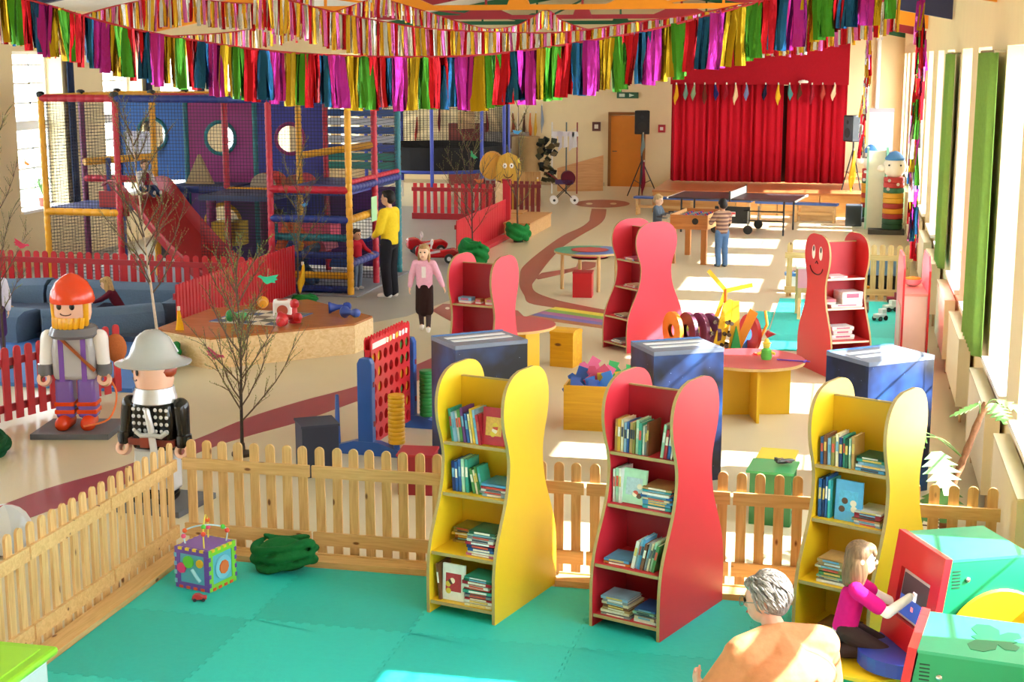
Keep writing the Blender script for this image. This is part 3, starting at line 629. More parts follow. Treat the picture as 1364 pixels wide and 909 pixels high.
def bench(label, a, b):
    a = Vector(a); b = Vector(b); d = b - a; L = d.length; t = thing('bench', label, 'bench', (a.x, a.y, 0), math.atan2(d.y, d.x), 'long benches by the stage')
    MB().box((L / 2, 0, .42), (L, .27, .05)).build('seat', plain('3f5ea0', .4), t)
    for x in (.08, L / 2, L - .08): MB().box((x, 0, .2), (.05, .24, .39)).build('leg', ply2, t)
    MB().box((L / 2, 0, .2), (L - .2, .04, .06)).build('stretcher', ply2, t)
bench('long blue topped bench in front of the stage behind the table tennis table', (-5.0, 35.25), (-2.2, 34.85)); bench('long blue topped bench leading to the subwoofer', (-2.1, 34.6), (-.25, 34.35))
# foosball table
t = thing('football_table', 'wooden table football game with rods between two boys', 'table', (-2.75, 27.5, 0), -.12)
fw_ = wood('c27a3c', 'ab642c', 0, .8, .4, False); fm = wood('c27a3c', 'ab642c', 2, .8, .4, False)
for x in (-.29, .29):
    for y in (-.62, .62): MB().box((x, y, .32), (.1, .1, .64)).build('leg', fm, t)
for y in (-.62, .62): MB().box((0, y, .76), (.68, .03, .26)).build('end_panel', fw_, t)
for x in (-.335, .335): MB().box((x, 0, .76), (.025, 1.24, .26)).build('side_panel', wood('d9a26a', 'c48c50', 1, .8, .4, False), t)
o = MB().box((0, 0, .72), (.64, 1.2, .03)).build('playfield', plain('2e7a48', .6), t)
MB().lathe([(.06, -.006), (.06, .0)], 14, (.12, -.64, .78), 0, Matrix.Rotation(PI / 2, 4, 'X') @ Matrix.Scale(1.0, 4)).build('ball_hole', plain('1c1410', .6), t)
for i in range(8):
    y = -.52 + i * .149; rd = MB().tube([(-.55, y, .83), (.55, y, .83)], .01).build('rod', plain('c8c8cc', .2, .9), t)
    for x in (-.18, 0, .18): MB().box((x, y, .8), (.04, .03, .12)).build('player', plain('c8303a' if i % 2 else '3a4fb0', .5), rd)
    MB().tube([(.52 if i % 2 else -.52, y, .83), (.62 if i % 2 else -.62, y, .83)], .018).build('grip', plain('c03038' if i % 2 else '30303a', .5), rd)
# ---------------------------------------------------------------- far left corner: trampoline, lion arch, hut, washing line, pram
t = thing('trampoline', 'round trampoline with blue rim, blue poles and black safety net', 'trampoline', (-10.35, 37.15, 0)); R_ = 1.8; blk = plain('151516', .9)
MB().lathe([(R_ - .28, .9), (R_ - .28, .94), (R_ + .03, .94), (R_ + .05, .9), (R_ + .03, .86), (R_ - .25, .86)], 40, cap=False).build('rim_pad', plain('36469e', .5), t, True)
MB().lathe([(.01, .9), (R_ - .26, .9), (R_ - .26, .89), (.01, .89)], 40).build('jumping_mat', blk, t)
MB().lathe([(R_ - .05, .93), (R_ - .05, 1.5)], 40, cap=False).build('net_skirt', plain('1c1b1c', .9), t)
n_ = MB()
for i in range(120):
    a = 2 * PI * i / 120; n_.tube([(math.cos(a) * (R_ - .05), math.sin(a) * (R_ - .05), 1.5), (math.cos(a) * (R_ - .05), math.sin(a) * (R_ - .05), 2.55)], .006, 3, 0, False)
for k in range(26): n_.tube([(math.cos(2 * PI * i / 40) * (R_ - .05), math.sin(2 * PI * i / 40) * (R_ - .05), 1.5 + k * .042) for i in range(41)], .006, 3, 0, False)
n_.build('safety_net', blk, t)['kind'] = 'stuff'
for a in (-1.40, -.72, -.28, .6, 2.4, 3.6, 4.1):
    c, s = math.cos(a), math.sin(a)
    MB().tube([(c * (R_ + .1), s * (R_ + .1), .45), (c * (R_ + .1), s * (R_ + .1), 2.7)], .045, 10).build('net_pole', plain('3a4cae', .4), t, True); MB().tube([(c * (R_ + .1), s * (R_ + .1), .5), (c * (R_ + .1), s * (R_ + .1), .01)], .025, 8).build('leg', plain('d6d6d8', .3, .6), t, True)
fence('pine slatted fence with a poster by the red post', (-7.72, 32.35), (-7.27, 31.4), .98, .13, .11, pine, pine_h, ((.8, .08), (.15, .08)), 'flat', group='pine slatted fences', z0=.02)
fence('palisade of tan planks around the play hut', (-8.3, 36.4), (-7.55, 36.6), .88, .15, .14, wood('b98a4c', '8f6530', 2, 1.), None, ((.6, .08),), 'flat', th=.03, group='pine slatted fences', z0=.02)
t = thing('lion_arch', 'yellow plywood lion shaped entrance with a plain smiling face', 'play arch', (-7.93, 34.5, 0), .2); t.scale = (.8, .8, .9)
yl = wood('d6a83c', 'c08f28', 2, .6, .5, False)
MB().prism([(-.3, 0), (.3, 0), (.26, .5), (.36, .9), (.38, 1.25), (.25, 1.55), (0, 1.65), (-.25, 1.55), (-.38, 1.25), (-.36, .9), (-.26, .5)], -.03, .03, 'xz').build('cutout', yl, t)
MB().lathe([(.34, 0), (.36, .02), (.36, .75), (.34, .77)], 18, (-.5, .1, 1.28), 0, Matrix.Rotation(-PI / 2, 4, 'X')).build('barrel', plain('c98f2e', .5), t, True)
for x in (-.1, .1): o = MB().ell((x, -.04, 1.3), (.06, .02, .07)).build('eye', plain('f0ece0', .5), t, True); MB().ell((x, -.06, 1.3), (.02, .01, .025)).build('pupil', plain('1a1a1a', .4), o, True)
MB().tube([(-.14, -.04, 1.08), (-.09, -.04, 1.01), (0, -.04, .98), (.09, -.04, 1.01), (.14, -.04, 1.08)], .015, 6).build('mouth', plain('4a2c10', .5), t)
t = thing('play_hut', 'tan cylindrical play hut with dark camouflage netting', 'play hut', (-8.5, 39.1, 0))
MB().lathe([(.38, 0), (.38, 1.6), (.34, 1.62)], 20).build('drum', plain('9a7a4a', .8, var=.2), t, True)
rg = random.Random(4)
for i in range(40): o = MB().box((.62 + rg.uniform(-.24, .24), -.1 + rg.uniform(-.1, .1), .45 + rg.random() * 1.1), (.16, .03, .13), 0, (rg.random(), rg.random(), rg.random())).build('camouflage_patch', plain(rg.choice(['2a2c22', '4a4a34', '1c1e1a', '6a5a3c']), .9), t)
t = thing('washing_line', 'washing line between poles with white doll clothes above the pram', 'washing line', (-7.75, 40.3, 0))
for x, c in ((-.28, 'd8d4d0'), (.12, '4a5a5a'), (.42, '8a2c2c')): MB().tube([(x, 0, 0), (x, 0, 1.95)], .02, 8).build('pole', plain(c, .5), t)
MB().tube([(-.28, 0, 1.75), (.12, 0, 1.68), (.42, 0, 1.8)], .006, 5).build('line', plain('d8d4cc', .6), t)
for i, (x, c) in enumerate(((-.2, 'e8e4e6'), (-.05, 'd8d2d8'), (.1, 'ece8ea'), (.25, 'ddd6da'), (.36, 'e6e2e4'))):
    MB().prism([(x - .07, 1.7), (x - .1, 1.58), (x - .05, 1.56), (x - .06, 1.25 - .1 * (i % 2)), (x + .06, 1.28), (x + .05, 1.56), (x + .1, 1.58), (x + .07, 1.7)], -.02, .0, 'xz').build('garment', cloth(c), t)
t = thing('wooden_ramp', 'low plywood side wall of the doll corner beside the pram', 'ramp', (-7.35, 41.2, 0), .35); MB().prism([(-.7, 0), (.6, 0), (.6, 1.0), (-.7, .65)], -.03, .03, 'xz').build('side', ply, t); MB().box((.1, .03, .6), (.12, .03, .5)).build('trim', plain('6a7a86', .6), t)
t = thing('doll_pram', 'dark doll pram with purple seat and white wheels', 'pram', (-7.15, 37.5, 0), .25); bl = plain('241a1c', .5)
for y in (-.16, .16):
    for a, b_ in (((-.25, y, .1), (.18, y, .52)), ((.25, y, .1), (-.18, y, .52))): MB().bar(a, b_, .025, .02).build('frame_bar', bl, t)
    for x in (-.26, .26):
        w2 = MB().lathe([(.035, -.02), (.1, -.02), (.1, .02), (.035, .02)], 16, (x, y, .1), 0, Matrix.Rotation(PI / 2, 4, 'X'), False).build('wheel', plain('e8e6e2', .5), t, True); MB().lathe([(.034, -.022), (.034, .022)], 10, (x, y, .1), 0, Matrix.Rotation(PI / 2, 4, 'X')).build('hub', bl, w2)
MB().box((0, 0, .56), (.45, .34, .1)).build('seat', cloth('54406a'), t); MB().lathe([(.18, -.17), (.18, .17)], 20, (.1, 0, .66), 0, Matrix.Rotation(PI / 2, 4, 'X')).build('hood', cloth('5a1a28'), t, True)
MB().tube([(-.15, 0, .6), (-.42, 0, .78), (-.45, -.15, .8)], .015).build('push_handle', plain('8a1c22', .5), t)
t = thing('wooden_podium', 'low wooden step block beside the red slatted fence', 'podium', (-6.72, 31.25, 0), 0); MB().bb((-.27, -1.2, .001), (.26, 1.1, .28)).build('body', ply2, t); MB().bb((-.29, -1.22, .28), (.28, 1.12, .31)).build('top', ply, t)
t = thing('wooden_podium', 'low wooden block at the trampoline entrance', 'podium', (-7.45, 33.2, 0), .05); MB().bb((-.42, -.35, .001), (.2, .3, .2)).build('body', ply2, t); MB().bb((-.44, -.37, .2), (.22, .32, .23)).build('top', ply, t)
# cloth strips hanging on the far wall above the hut
for i, (x, y, c, cn) in enumerate(((676, 150, 'b0ac9c', 'sage'), (683, 150, '9a4a30', 'rust'), (690, 152, 'd0c0a8', 'cream'), (698, 150, '5a3a2a', 'brown'), (706, 150, 'c86a30', 'orange'), (714, 150, 'd0a83a', 'mustard'), (722, 140, '8a94a0', 'grey'), (648, 148, 'a03040', 'crimson'), (555, 155, 'a8382a', 'brick red'), (585, 140, '8a2a3a', 'wine red'), (620, 140, '6a5a44', 'khaki'))):
    p = ay(x, y, 42.95); kerchief(p, c, cn + ' cloth strip hanging high on the wall beyond the trampoline', .75, .1, 30 + i)
t = thing('wall_shelf_unit', 'dark red storage unit with pictures against the wall beyond the trampoline', 'storage unit', (-11.0, 42.5, 0))
MB().box((0, 0, .9), (1.0, .5, 1.8)).build('cabinet', plain('7a2a22', .6), t); MB().box((1.2, 0, .8), (1.2, .5, 1.5)).build('cabinet', plain('8a8078', .6), t); MB().box((.05, -.28, 1.9), (.5, .04, .5)).build('picture', plain('c8a070', .6), t); MB().box((1.5, -.28, 1.3), (.6, .04, .4)).build('picture', plain('6a4a3a', .6), t)
# ride-on cars
def ride_car(loc, rz, lab):
    t = thing('ride_on_car', lab, 'toy car', loc, rz, 'red ride-on cars'); rm = plain('c4161f', .25)
    MB().prism([(-.36, .1), (.36, .1), (.4, .2), (.3, .27), (.12, .24), (-.1, .23), (-.2, .32), (-.38, .3), (-.4, .18)], -.13, .13, 'xz').build('body', rm, t, True, .03)
    for x in (-.22, .24):
        for y in (-.14, .14):
            w2 = MB().lathe([(.02, -.03), (.085, -.03), (.09, 0), (.085, .03), (.02, .03)], 16, (x, y, .09), 0, Matrix.Rotation(PI / 2, 4, 'X')).build('wheel', plain('1a1a1c', .6), t, True); MB().lathe([(.04, -.034), (.04, .034)], 12, (x, y, .09), 0, Matrix.Rotation(PI / 2, 4, 'X')).build('hubcap', plain('d8d8d8', .4), w2)
    MB().tube([(-.12, 0, .25), (-.1, 0, .36)], .015).build('steering_column', plain('e8e6e4', .4), t); MB().tube([(-.1 + .0 * math.cos(a), .09 * math.cos(a), .37 + .05 * math.sin(a)) for a in [i * PI / 8 for i in range(17)]], .014).build('steering_wheel', plain('ece8e6', .4), t)
    MB().box((-.05, -.132, .2), (.25, .006, .04), 0, (0, -.2, 0)).build('side_stripe', plain('e8d8d8', .4), t)
ride_car((-7.32, 26.05, 0), .12, 'red ride-on toy car with white steering wheel beside the green bundle'); ride_car((-7.85, 27.2, 0), .5, 'second red ride-on toy car parked along the slatted fence')
# ================================================================ skittle-shaped bookcases
PROF = [(.47, 0), (.47, .3), (.44, .48), (.38, .62), (.3, .78), (.258, .92), (.248, 1.05), (.272, 1.16), (.318, 1.28), (.338, 1.39), (.325, 1.49), (.28, 1.57), (.2, 1.625), (.1, 1.65)]
PROF = [(p[0] * .97, p[1]) for p in smoothpts([(a, b, 0) for a, b in PROF], 3)]
def hw_at(z):
    for (a, z0), (b, z1) in zip(PROF, PROF[1:]):
        if z0 <= z <= z1 and z1 > z0: return a + (b - a) * (z - z0) / (z1 - z0)
    return PROF[-1][0]
SHZ = [.09, .43, .8, 1.15]; SW = .5
def bookcase(label, fl, rz, c, cdark, face=False, H=1., group='skittle-shaped bookcases'):
    wx, wy = math.cos(rz), math.sin(rz); c0 = Vector((fl[0] + wx * SW / 2 - wy * .46, fl[1] + wy * SW / 2 + wx * .46, 0))
    t = thing('bookcase', label, 'bookcase', c0 + Vector((0, 0, fl[2] if len(fl) > 2 else 0)), rz, group)
    pm = plain(c, .42, var=.03); em = plain('a8905e', .55, var=.1, scale=30)
    po = [(-a, z) for a, z in PROF] + [(a, z) for a, z in PROF[::-1]]
    for s in (-1, 1): MB().prism(po, s * SW / 2 - .0115, s * SW / 2 + .0115, 'yz', 0, None, 1).build('side_panel', [pm, em], t)
    for i, z in enumerate(SHZ):
        h = hw_at(z) - .012
        MB().box((0, 0, z - .0115), (SW - .026, 2 * h, .022)).build('shelf', pm, t)
        for s in (-1, 1): MB().box((0, s * (h + .002), z - .0115), (SW - .026, .004, .022)).build('shelf_edge', em, t)
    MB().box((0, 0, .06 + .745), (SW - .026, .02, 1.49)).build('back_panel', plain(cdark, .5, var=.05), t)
    MB().box((0, 0, 1.555), (SW - .026, .026, .008)).build('back_panel_edge', em, t)
    if face:
        x = -SW / 2 - .013; bk = plain('3a0c10', .5)
        for y, tl in ((.09, .1), (-.1, -.1)):
            e = MB().ell((x, y, 1.43), (.003, .045, .085)).build('painted_eye', plain('f4efe6', .5), t, True); MB().ell((x - .003, y - .005, 1.47), (.003, .022, .035)).build('painted_pupil', bk, e, True)
        MB().tube([(x, .17 * math.cos(a), 1.27 - .1 * math.sin(a)) for a in [i * PI / 12 + .1 for i in range(12)]], .008, 6).build('painted_smile', bk, t)
        MB().tube([(x, .035, 1.3), (x, 0, 1.33), (x, -.035, 1.3)], .007, 6).build('painted_nose', bk, t)
    return t
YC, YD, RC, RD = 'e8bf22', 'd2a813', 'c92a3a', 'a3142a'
MZ = .0145
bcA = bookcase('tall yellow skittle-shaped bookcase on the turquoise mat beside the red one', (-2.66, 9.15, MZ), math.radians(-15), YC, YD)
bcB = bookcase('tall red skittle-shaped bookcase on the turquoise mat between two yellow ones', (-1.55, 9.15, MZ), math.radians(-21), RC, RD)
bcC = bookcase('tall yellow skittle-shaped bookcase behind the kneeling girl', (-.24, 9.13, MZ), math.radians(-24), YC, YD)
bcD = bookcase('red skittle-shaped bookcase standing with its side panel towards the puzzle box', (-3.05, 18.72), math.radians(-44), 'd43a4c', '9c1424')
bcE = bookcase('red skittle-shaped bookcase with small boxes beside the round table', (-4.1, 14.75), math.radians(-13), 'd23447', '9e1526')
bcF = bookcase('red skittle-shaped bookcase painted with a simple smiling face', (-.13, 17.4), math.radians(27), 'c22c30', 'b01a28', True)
for o in bpy.data.objects:
    if o.parent is bcF and o.name.startswith('shelf_edge'): o.data.materials[0] = plain('efe6d2', .5)
# ---------------------------------------------------------------- books
CN = {'teal': '3aa08e', 'pale blue': '8fb8d6', 'blue': '2f5fa8', 'navy': '24356e', 'red': 'b0283a', 'cream': 'e2d8b8', 'yellow': 'd8b43a', 'green': '4f8a4a', 'mint': 'a4d0b4', 'purple': '6a3a80', 'pink': 'c8618a', 'orange': 'c8702c', 'brown': '7a4a2c', 'white': 'e4e4de', 'grey': '8a8f94', 'turquoise': '38b0b8', 'sky blue': '57a4d4', 'olive': '8a8440', 'tan': 'b8945c', 'dark green': '1f5a44'}
def book(bc, bcn, group, lvl, x, y, w_, h, th, cn, how, tilt=0., art=None, z=0., pre=''):
    """how: 'stand' spine to the front, 'flat' lying, 'face' cover to the front; x,y local to the bookcase"""
    base = SHZ[lvl] + .0005 + z; lvn = ['bottom', 'second', 'third', 'top'][lvl]
    say = {'stand': 'standing upright on', 'lean': 'leaning on', 'flat': 'lying flat on', 'face': 'turned cover outwards on'}[how if not (how == 'stand' and abs(tilt) > .1) else 'lean']
    M_ = Matrix.Translation(bc.location) @ Matrix.Rotation(bc.rotation_euler[2], 4, 'Z')
    sh = 0 if how == 'flat' else th * abs(math.sin(tilt)) * (1 if how == 'face' else .5)
    p = M_ @ Vector((x, y, base + sh))
    t = thing('book', '%s%s book %s %s shelf of %s' % (pre, cn, say, lvn, bcn), 'book', p, bc.rotation_euler[2] + (tilt if how == 'flat' else 0), group)
    if how != 'flat': t.rotation_mode = 'XYZ'; t.rotation_euler = (0, tilt, bc.rotation_euler[2]) if how == 'stand' else (-tilt, 0, bc.rotation_euler[2])
    cm = plain(CN[cn], .45, var=.25, scale=18); pg = plain('ece6d4', .8)
    b = MB(); k = .0025
    if how == 'stand':   # local: thickness x, depth y (w_), height z
        b.box((-th / 2 + k, w_ / 2, h / 2), (2 * k, w_, h)); b.box((th / 2 - k, w_ / 2, h / 2), (2 * k, w_, h)); b.box((0, k, h / 2), (th, 2 * k, h)); q = MB().box((0, w_ / 2, h / 2), (th - 4 * k - .001, w_ - .012, h - .008))
        spine = MB().box((0, -.0006, h * .62), (th * .7, .0012, h * .3))
    elif how == 'face':
        b.box((0, -th + k, h / 2), (w_, 2 * k, h)); b.box((0, -k, h / 2), (w_, 2 * k, h)); b.box((-w_ / 2 + k, -th / 2, h / 2), (2 * k, th, h)); q = MB().box((0, -th / 2, h / 2), (w_ - .012, th - 4 * k - .001, h - .008))
        spine = MB().box((0, -th - .0006, h * .5), (w_ * .7, .0012, h * .5))
    else:
        b.box((0, h / 2, k), (w_, h, 2 * k)); b.box((0, h / 2, th - k), (w_, h, 2 * k)); b.box((0, k, th / 2), (w_, 2 * k, th)); q = MB().box((0, h / 2, th / 2), (w_ - .01, h - .012, th - 4 * k - .001))
        spine = MB().box((0, -.0006, th / 2), (w_ * .6, .0012, th * .6)); 
    b.build('cover', cm, t); q.build('pages', pg, t)
    spine.build('title_block', plain(art or random.choice(['e8e0d0', 'd8b860', '3a3a4a', 'c85040', '6aa0c0', 'e8e8e8']), .5, var=.3, scale=60), t)
    if how == 'face' and art:
        for i in range(4): MB().ell((random.uniform(-.25, .25) * w_, -th - .002, h * random.uniform(.25, .6)), (w_ * .12, .002, h * .08)).build('cover_drawing', plain(random.choice(['d8b83a', 'c84a3a', '5a3a2a', 'e8d8c0']), .5), t, True)
    return t
rb_ = random.Random(3)
def dupe(cols, i, w_):
    return '' if cols.count(cols[i]) < 2 else w_[cols[:i].count(cols[i])]
def row(bc, bcn, g, lvl, x0, cols, hts, tilt=0., dep=None, w_=.17):
    x = x0 + (hts * math.sin(-tilt) if tilt < 0 else 0); y0 = -hw_at(SHZ[lvl] + .05) + .035
    for i, cn in enumerate(cols):
        th = rb_.uniform(.014, .026); h = hts * rb_.uniform(.86, 1.05); book(bc, bcn, g, lvl, x + th / 2, y0 + rb_.uniform(0, .015), w_ * rb_.uniform(.85, 1), h, th, cn, 'stand', tilt, pre=dupe(cols, i, ('first ', 'second ', 'third ', 'fourth '))); x += th / max(math.cos(tilt), .5) + .0025
    return x
def pile(bc, bcn, g, lvl, x, cols, wd=.2, z=0., y=None, ht=.215):
    y0 = -hw_at(SHZ[lvl] + .05) + .03 if y is None else y
    for i, cn in enumerate(cols):
        th = rb_.uniform(.012, .022); ww = wd * rb_.uniform(.85, 1.05); book(bc, bcn, g, lvl, x + rb_.uniform(-.008, .008), y0 + rb_.uniform(0, .02), ww, ht * rb_.uniform(.85, 1), th, cn, 'flat', rb_.uniform(-.05, .05), z=z, pre=dupe(cols, i, ('lower ', 'upper ', 'topmost '))); z += th + .0008
    return z
A = 'yellow bookcase beside activity cube fence'; gA = 'books in the yellow bookcase beside the fence'
row(bcA, A, gA, 3, -.215, ['teal', 'pale blue', 'white', 'green', 'purple', 'blue', 'cream', 'yellow', 'pale blue', 'red'], .23, -.14); book(bcA, A, gA, 3, .12, -.2, .17, .25, .02, 'red', 'face', .12, 'd8a850')
row(bcA, A, gA, 2, -.2, ['navy', 'blue', 'blue', 'mint', 'teal'], .22, -.05); row(bcA, A, gA, 2, -.07, ['green', 'cream', 'green', 'teal'], .19, -.2, w_=.15)
pile(bcA, A, gA, 2, .13, ['pale blue', 'grey', 'white', 'red', 'sky blue'], .2)
pile(bcA, A, gA, 1, -.13, ['tan', 'brown', 'orange', 'yellow', 'tan', 'olive'], .15, y=-.2, ht=.2); pile(bcA, A, gA, 1, .12, ['pink', 'cream', 'blue', 'navy', 'red', 'white', 'grey', 'mint', 'dark green'], .22)
row(bcA, A, gA, 0, -.215, ['brown'], .27, -.1, w_=.2); book(bcA, A, gA, 0, -.09, -.38, .17, .25, .018, 'white', 'face', .06, 'b0303a')
pile(bcA, A, gA, 0, .11, ['cream', 'white', 'red', 'grey', 'navy', 'teal', 'red', 'white', 'red', 'dark green', 'teal'], .22)
B = 'red bookcase between yellow ones'; gB = 'books in the red bookcase between the yellow ones'
row(bcB, B, gB, 3, -.215, ['tan', 'yellow', 'cream', 'pale blue', 'blue', 'tan', 'olive', 'mint', 'teal', 'white', 'grey', 'brown'], .22, .02); row(bcB, B, gB, 3, .12, ['mint', 'red', 'blue', 'white'], .22, .12)
row(bcB, B, gB, 2, -.225, ['white', 'mint', 'white'], .25, .0); book(bcB, B, gB, 2, -.08, -.2, .17, .23, .02, 'mint', 'face', .16, 'a8c0c8'); pile(bcB, B, gB, 2, .1, ['turquoise', 'sky blue', 'sky blue', 'cream', 'blue', 'white', 'turquoise', 'tan'], .22)
pile(bcB, B, gB, 1, -.1, ['orange', 'sky blue'], .2); row(bcB, B, gB, 1, .005, ['white', 'pale blue', 'sky blue', 'brown', 'grey', 'cream', 'mint', 'green'], .21, .22)
pile(bcB, B, gB, 0, -.09, ['grey', 'cream', 'tan', 'brown', 'cream', 'grey', 'pale blue'], .21); pile(bcB, B, gB, 0, .13, ['white', 'cream', 'grey', 'mint', 'blue'], .17)
C_ = 'yellow bookcase behind kneeling girl'; gC = 'books in the yellow bookcase behind the girl'
row(bcC, C_, gC, 3, -.215, ['blue', 'brown', 'pale blue', 'olive', 'cream', 'navy', 'teal', 'dark green', 'mint', 'tan'], .2, -.02); pile(bcC, C_, gC, 3, .13, ['sky blue', 'white', 'pale blue', 'teal', 'dark green'], .2)
row(bcC, C_, gC, 2, -.22, ['blue', 'navy', 'blue', 'turquoise'], .26, 0.); book(bcC, C_, gC, 2, -.02, -.2, .18, .26, .02, 'sky blue', 'face', .06, '5ab0d8'); pile(bcC, C_, gC, 2, .12, ['pale blue', 'white', 'tan', 'red', 'red', 'white'], .2, y=-.24)
pile(bcC, C_, gC, 1, -.04, ['white', 'grey', 'mint', 'green', 'olive', 'cream', 'tan', 'tan'], .2); pile(bcC, C_, gC, 0, 0, ['navy', 'navy', 'orange', 'brown'], .24)
D = 'red bookcase turned sideways'; gD = 'books in the red bookcase turned sideways'
for lv, cl in ((0, ['grey', 'white', 'grey']), (1, ['brown', 'cream']), (2, ['white', 'cream']), (3, ['pale blue', 'pink'])): pile(bcD, D, gD, lv, 0, cl, .22)
# game boxes
def gamebox(bc, lvl, x, y, d, c, lab, z=0.):
    p = Matrix.Translation(bc.location) @ Matrix.Rotation(bc.rotation_euler[2], 4, 'Z') @ Vector((x, y, SHZ[lvl] + .001 + z))
    t = thing('game_box', lab, 'box', p, bc.rotation_euler[2]); MB().box((0, 0, d[2] * .42), (d[0] - .006, d[1] - .006, d[2] * .84)).build('tray', plain('dcd6cc', .6), t); MB().box((0, 0, d[2] * .7), (d[0], d[1], d[2] * .6)).build('lid', plain(c, .5, var=.3, scale=40), t)
    MB().box((0, -d[1] / 2 - .001, d[2] * .7), (d[0] * .6, .002, d[2] * .35)).build('printed_label', plain('c86a8a', .5, var=.4, scale=60), t)
gamebox(bcE, 3, -.12, -.15, (.15, .1, .06), '7ab0d8', 'small pale blue box on the shelf of the red bookcase'); gamebox(bcE, 3, .03, -.15, (.07, .07, .05), 'b87a3c', 'small brown box on the shelf of the red bookcase'); gamebox(bcE, 3, .17, -.15, (.1, .1, .06), 'c8a04a', 'small purple and yellow box on the shelf of the red bookcase')
gamebox(bcF, 3, -.08, -.12, (.22, .22, .02), 'f0ece8', 'flat white game box on the top shelf of the smiling bookcase')
gamebox(bcF, 2, .09, -.14, (.26, .24, .14), 'f0eeea', 'large white game box with colourful print on the smiling bookcase', .041); gamebox(bcF, 2, -.16, -.12, (.12, .2, .06), 'c87878', 'pinkish game box on the smiling bookcase', .041); gamebox(bcF, 2, .02, -.16, (.4, .2, .04), 'e4e8f0', 'long flat white and blue game box on the smiling bookcase')
for i, (d, c) in enumerate((((.3, .22, .05), 'e8eaf0'), ((.24, .2, .05), 'e4dce4'), ((.28, .22, .045), 'f2eef0'))): gamebox(bcF, 1, -.04, -.2, d, c, ['lowest', 'middle', 'topmost'][i] + ' white game box piled low in the smiling bookcase', .052 * i)
gamebox(bcF, 0, -.14, -.28, (.14, .2, .07), 'eceaf0', 'small white game box on the bottom shelf of the smiling bookcase')
# ================================================================ starry display boxes
def starbox(label, tops, pic):
    P = [gp(x, y, 1.2) for x, y in tops]; l, bk, r, f_ = P; c = (l + bk + r + f_) / 4; u = (r - f_); u.z = 0; rz = math.atan2(u.y, u.x); v = l - f_
    U, V = u.length, (v - u.normalized() * v.dot(u.normalized())).length
    t = thing('display_box', label, 'display box', (c.x, c.y, 0), rz, 'starry display boxes')
    m, n, lk, b = _base('night_sky_print'); tc = n.new('ShaderNodeTexCoord'); no = n.new('ShaderNodeTexNoise'); no.inputs['Scale'].default_value = 2.2; no.inputs['Detail'].default_value = 3
    mp = n.new('ShaderNodeMapping'); mp.inputs['Location'].default_value = (pic, pic * 2.7, pic); lk.new(tc.outputs['Object'], mp.inputs[0]); lk.new(mp.outputs[0], no.inputs[0])
    cr = n.new('ShaderNodeValToRGB'); e = cr.color_ramp.elements; e[0].position = .42; e[0].color = lin('15161f'); e[1].position = .72; e[1].color = lin('2c5290'); e2 = cr.color_ramp.elements.new(.55); e2.color = lin('1f2f58')
    vo = n.new('ShaderNodeTexVoronoi'); vo.inputs['Scale'].default_value = 16; lk.new(mp.outputs[0], vo.inputs['Vector']); r2 = n.new('ShaderNodeValToRGB'); r2.color_ramp.elements[0].position = .03; r2.color_ramp.elements[0].color = (.3, .36, .5, 1); r2.color_ramp.elements[1].position = .07; r2.color_ramp.elements[1].color = (0, 0, 0, 1)
    ad = n.new('ShaderNodeMix'); ad.data_type = 'RGBA'; ad.blend_type = 'ADD'; ad.inputs[0].default_value = 1; lk.new(no.outputs['Fac'], cr.inputs[0]); lk.new(vo.outputs['Distance'], r2.inputs[0]); lk.new(cr.outputs[0], ad.inputs[6]); lk.new(r2.outputs[0], ad.inputs[7]); lk.new(ad.outputs[2], b.inputs['Base Color']); b.inputs['Roughness'].default_value = .35
    MB().box((0, 0, .58), (U, V, 1.16)).build('body', m, t); MB().box((0, 0, 1.18), (U + .004, V + .004, .036)).build('top_panel', plain('6a7488', .4), t)
    MB().box((0, V / 2 - .02, 1.2), (U, .04, .008)).build('edge_strip', plain('3f74b8', .4), t)
    for y in (-.06, .09): MB().box((.0, y, 1.199), (U * .82, .075, .006)).build('label_strip', plain('d8dce0', .4), t)
starbox('starry night display box between the yellow bookcase and the connect game', [(582, 447), (660, 440), (703, 452), (607, 461)], .3)
starbox('starry night display box behind the red bookcase beside the puzzle crate', [(837, 455), (925, 449), (969, 463), (876, 469)], 1.7)
starbox('starry night display box behind the yellow bookcase near the radiators', [(1102, 467), (1195, 459), (1240, 473), (1153, 483)], 5.1)
# ================================================================ round tables, stools, crate, benches
ytm = plain('e2b51e', .42, var=.05); rtm = plain('b23a44', .4, var=.04); edm = plain('c9a468', .5)
def rtable(label, c, r, rz=.3, h=.6):
    t = thing('round_table', label, 'table', (c[0], c[1], 0), rz, 'round children tables')
    MB().lathe([(r, h - .03), (r, h - .001)], 40).build('tabletop', edm, t); MB().lathe([(r - .003, h - .001), (r - .003, h + .002)], 40).build('top_laminate', rtm, t)
    for a in (0, PI / 2): MB().box((0, 0, (h - .03) / 2), (1.5 * r, .03, h - .032), 0, (0, 0, a)).build('leg_panel', ytm, t)
rtable('round red topped table with a purple toy beside the starry box', (-.93, 15.42), .55, .25); rtable('round red topped table beside the small red bookcase', (-3.87, 16.85), .56, .75)
t = thing('stool', 'yellow wooden box stool beside the round table', 'stool', (-3.3, 17.5, 0), -.2); ywood = wood('dba51c', 'c8900f', 0, .6); MB().box((0, 0, .2), (.3, .3, .4)).build('body', ywood, t); MB().prism([(-.155, 0), (.155, 0), (.155, .03), (.08, .055), (-.08, .055), (-.155, .03)], -.155, .155, 'yz', 0, Matrix.Translation((0, 0, .4))).build('curved_seat', ywood, t)
t = thing('puzzle_crate', 'yellow wooden crate filled with big foam puzzle pieces', 'crate', (-2.4, 14.62, 0), .02)
for x in (-.32, .32): MB().box((x, 0, .23), (.02, .52, .46)).build('side_board', ywood, t)
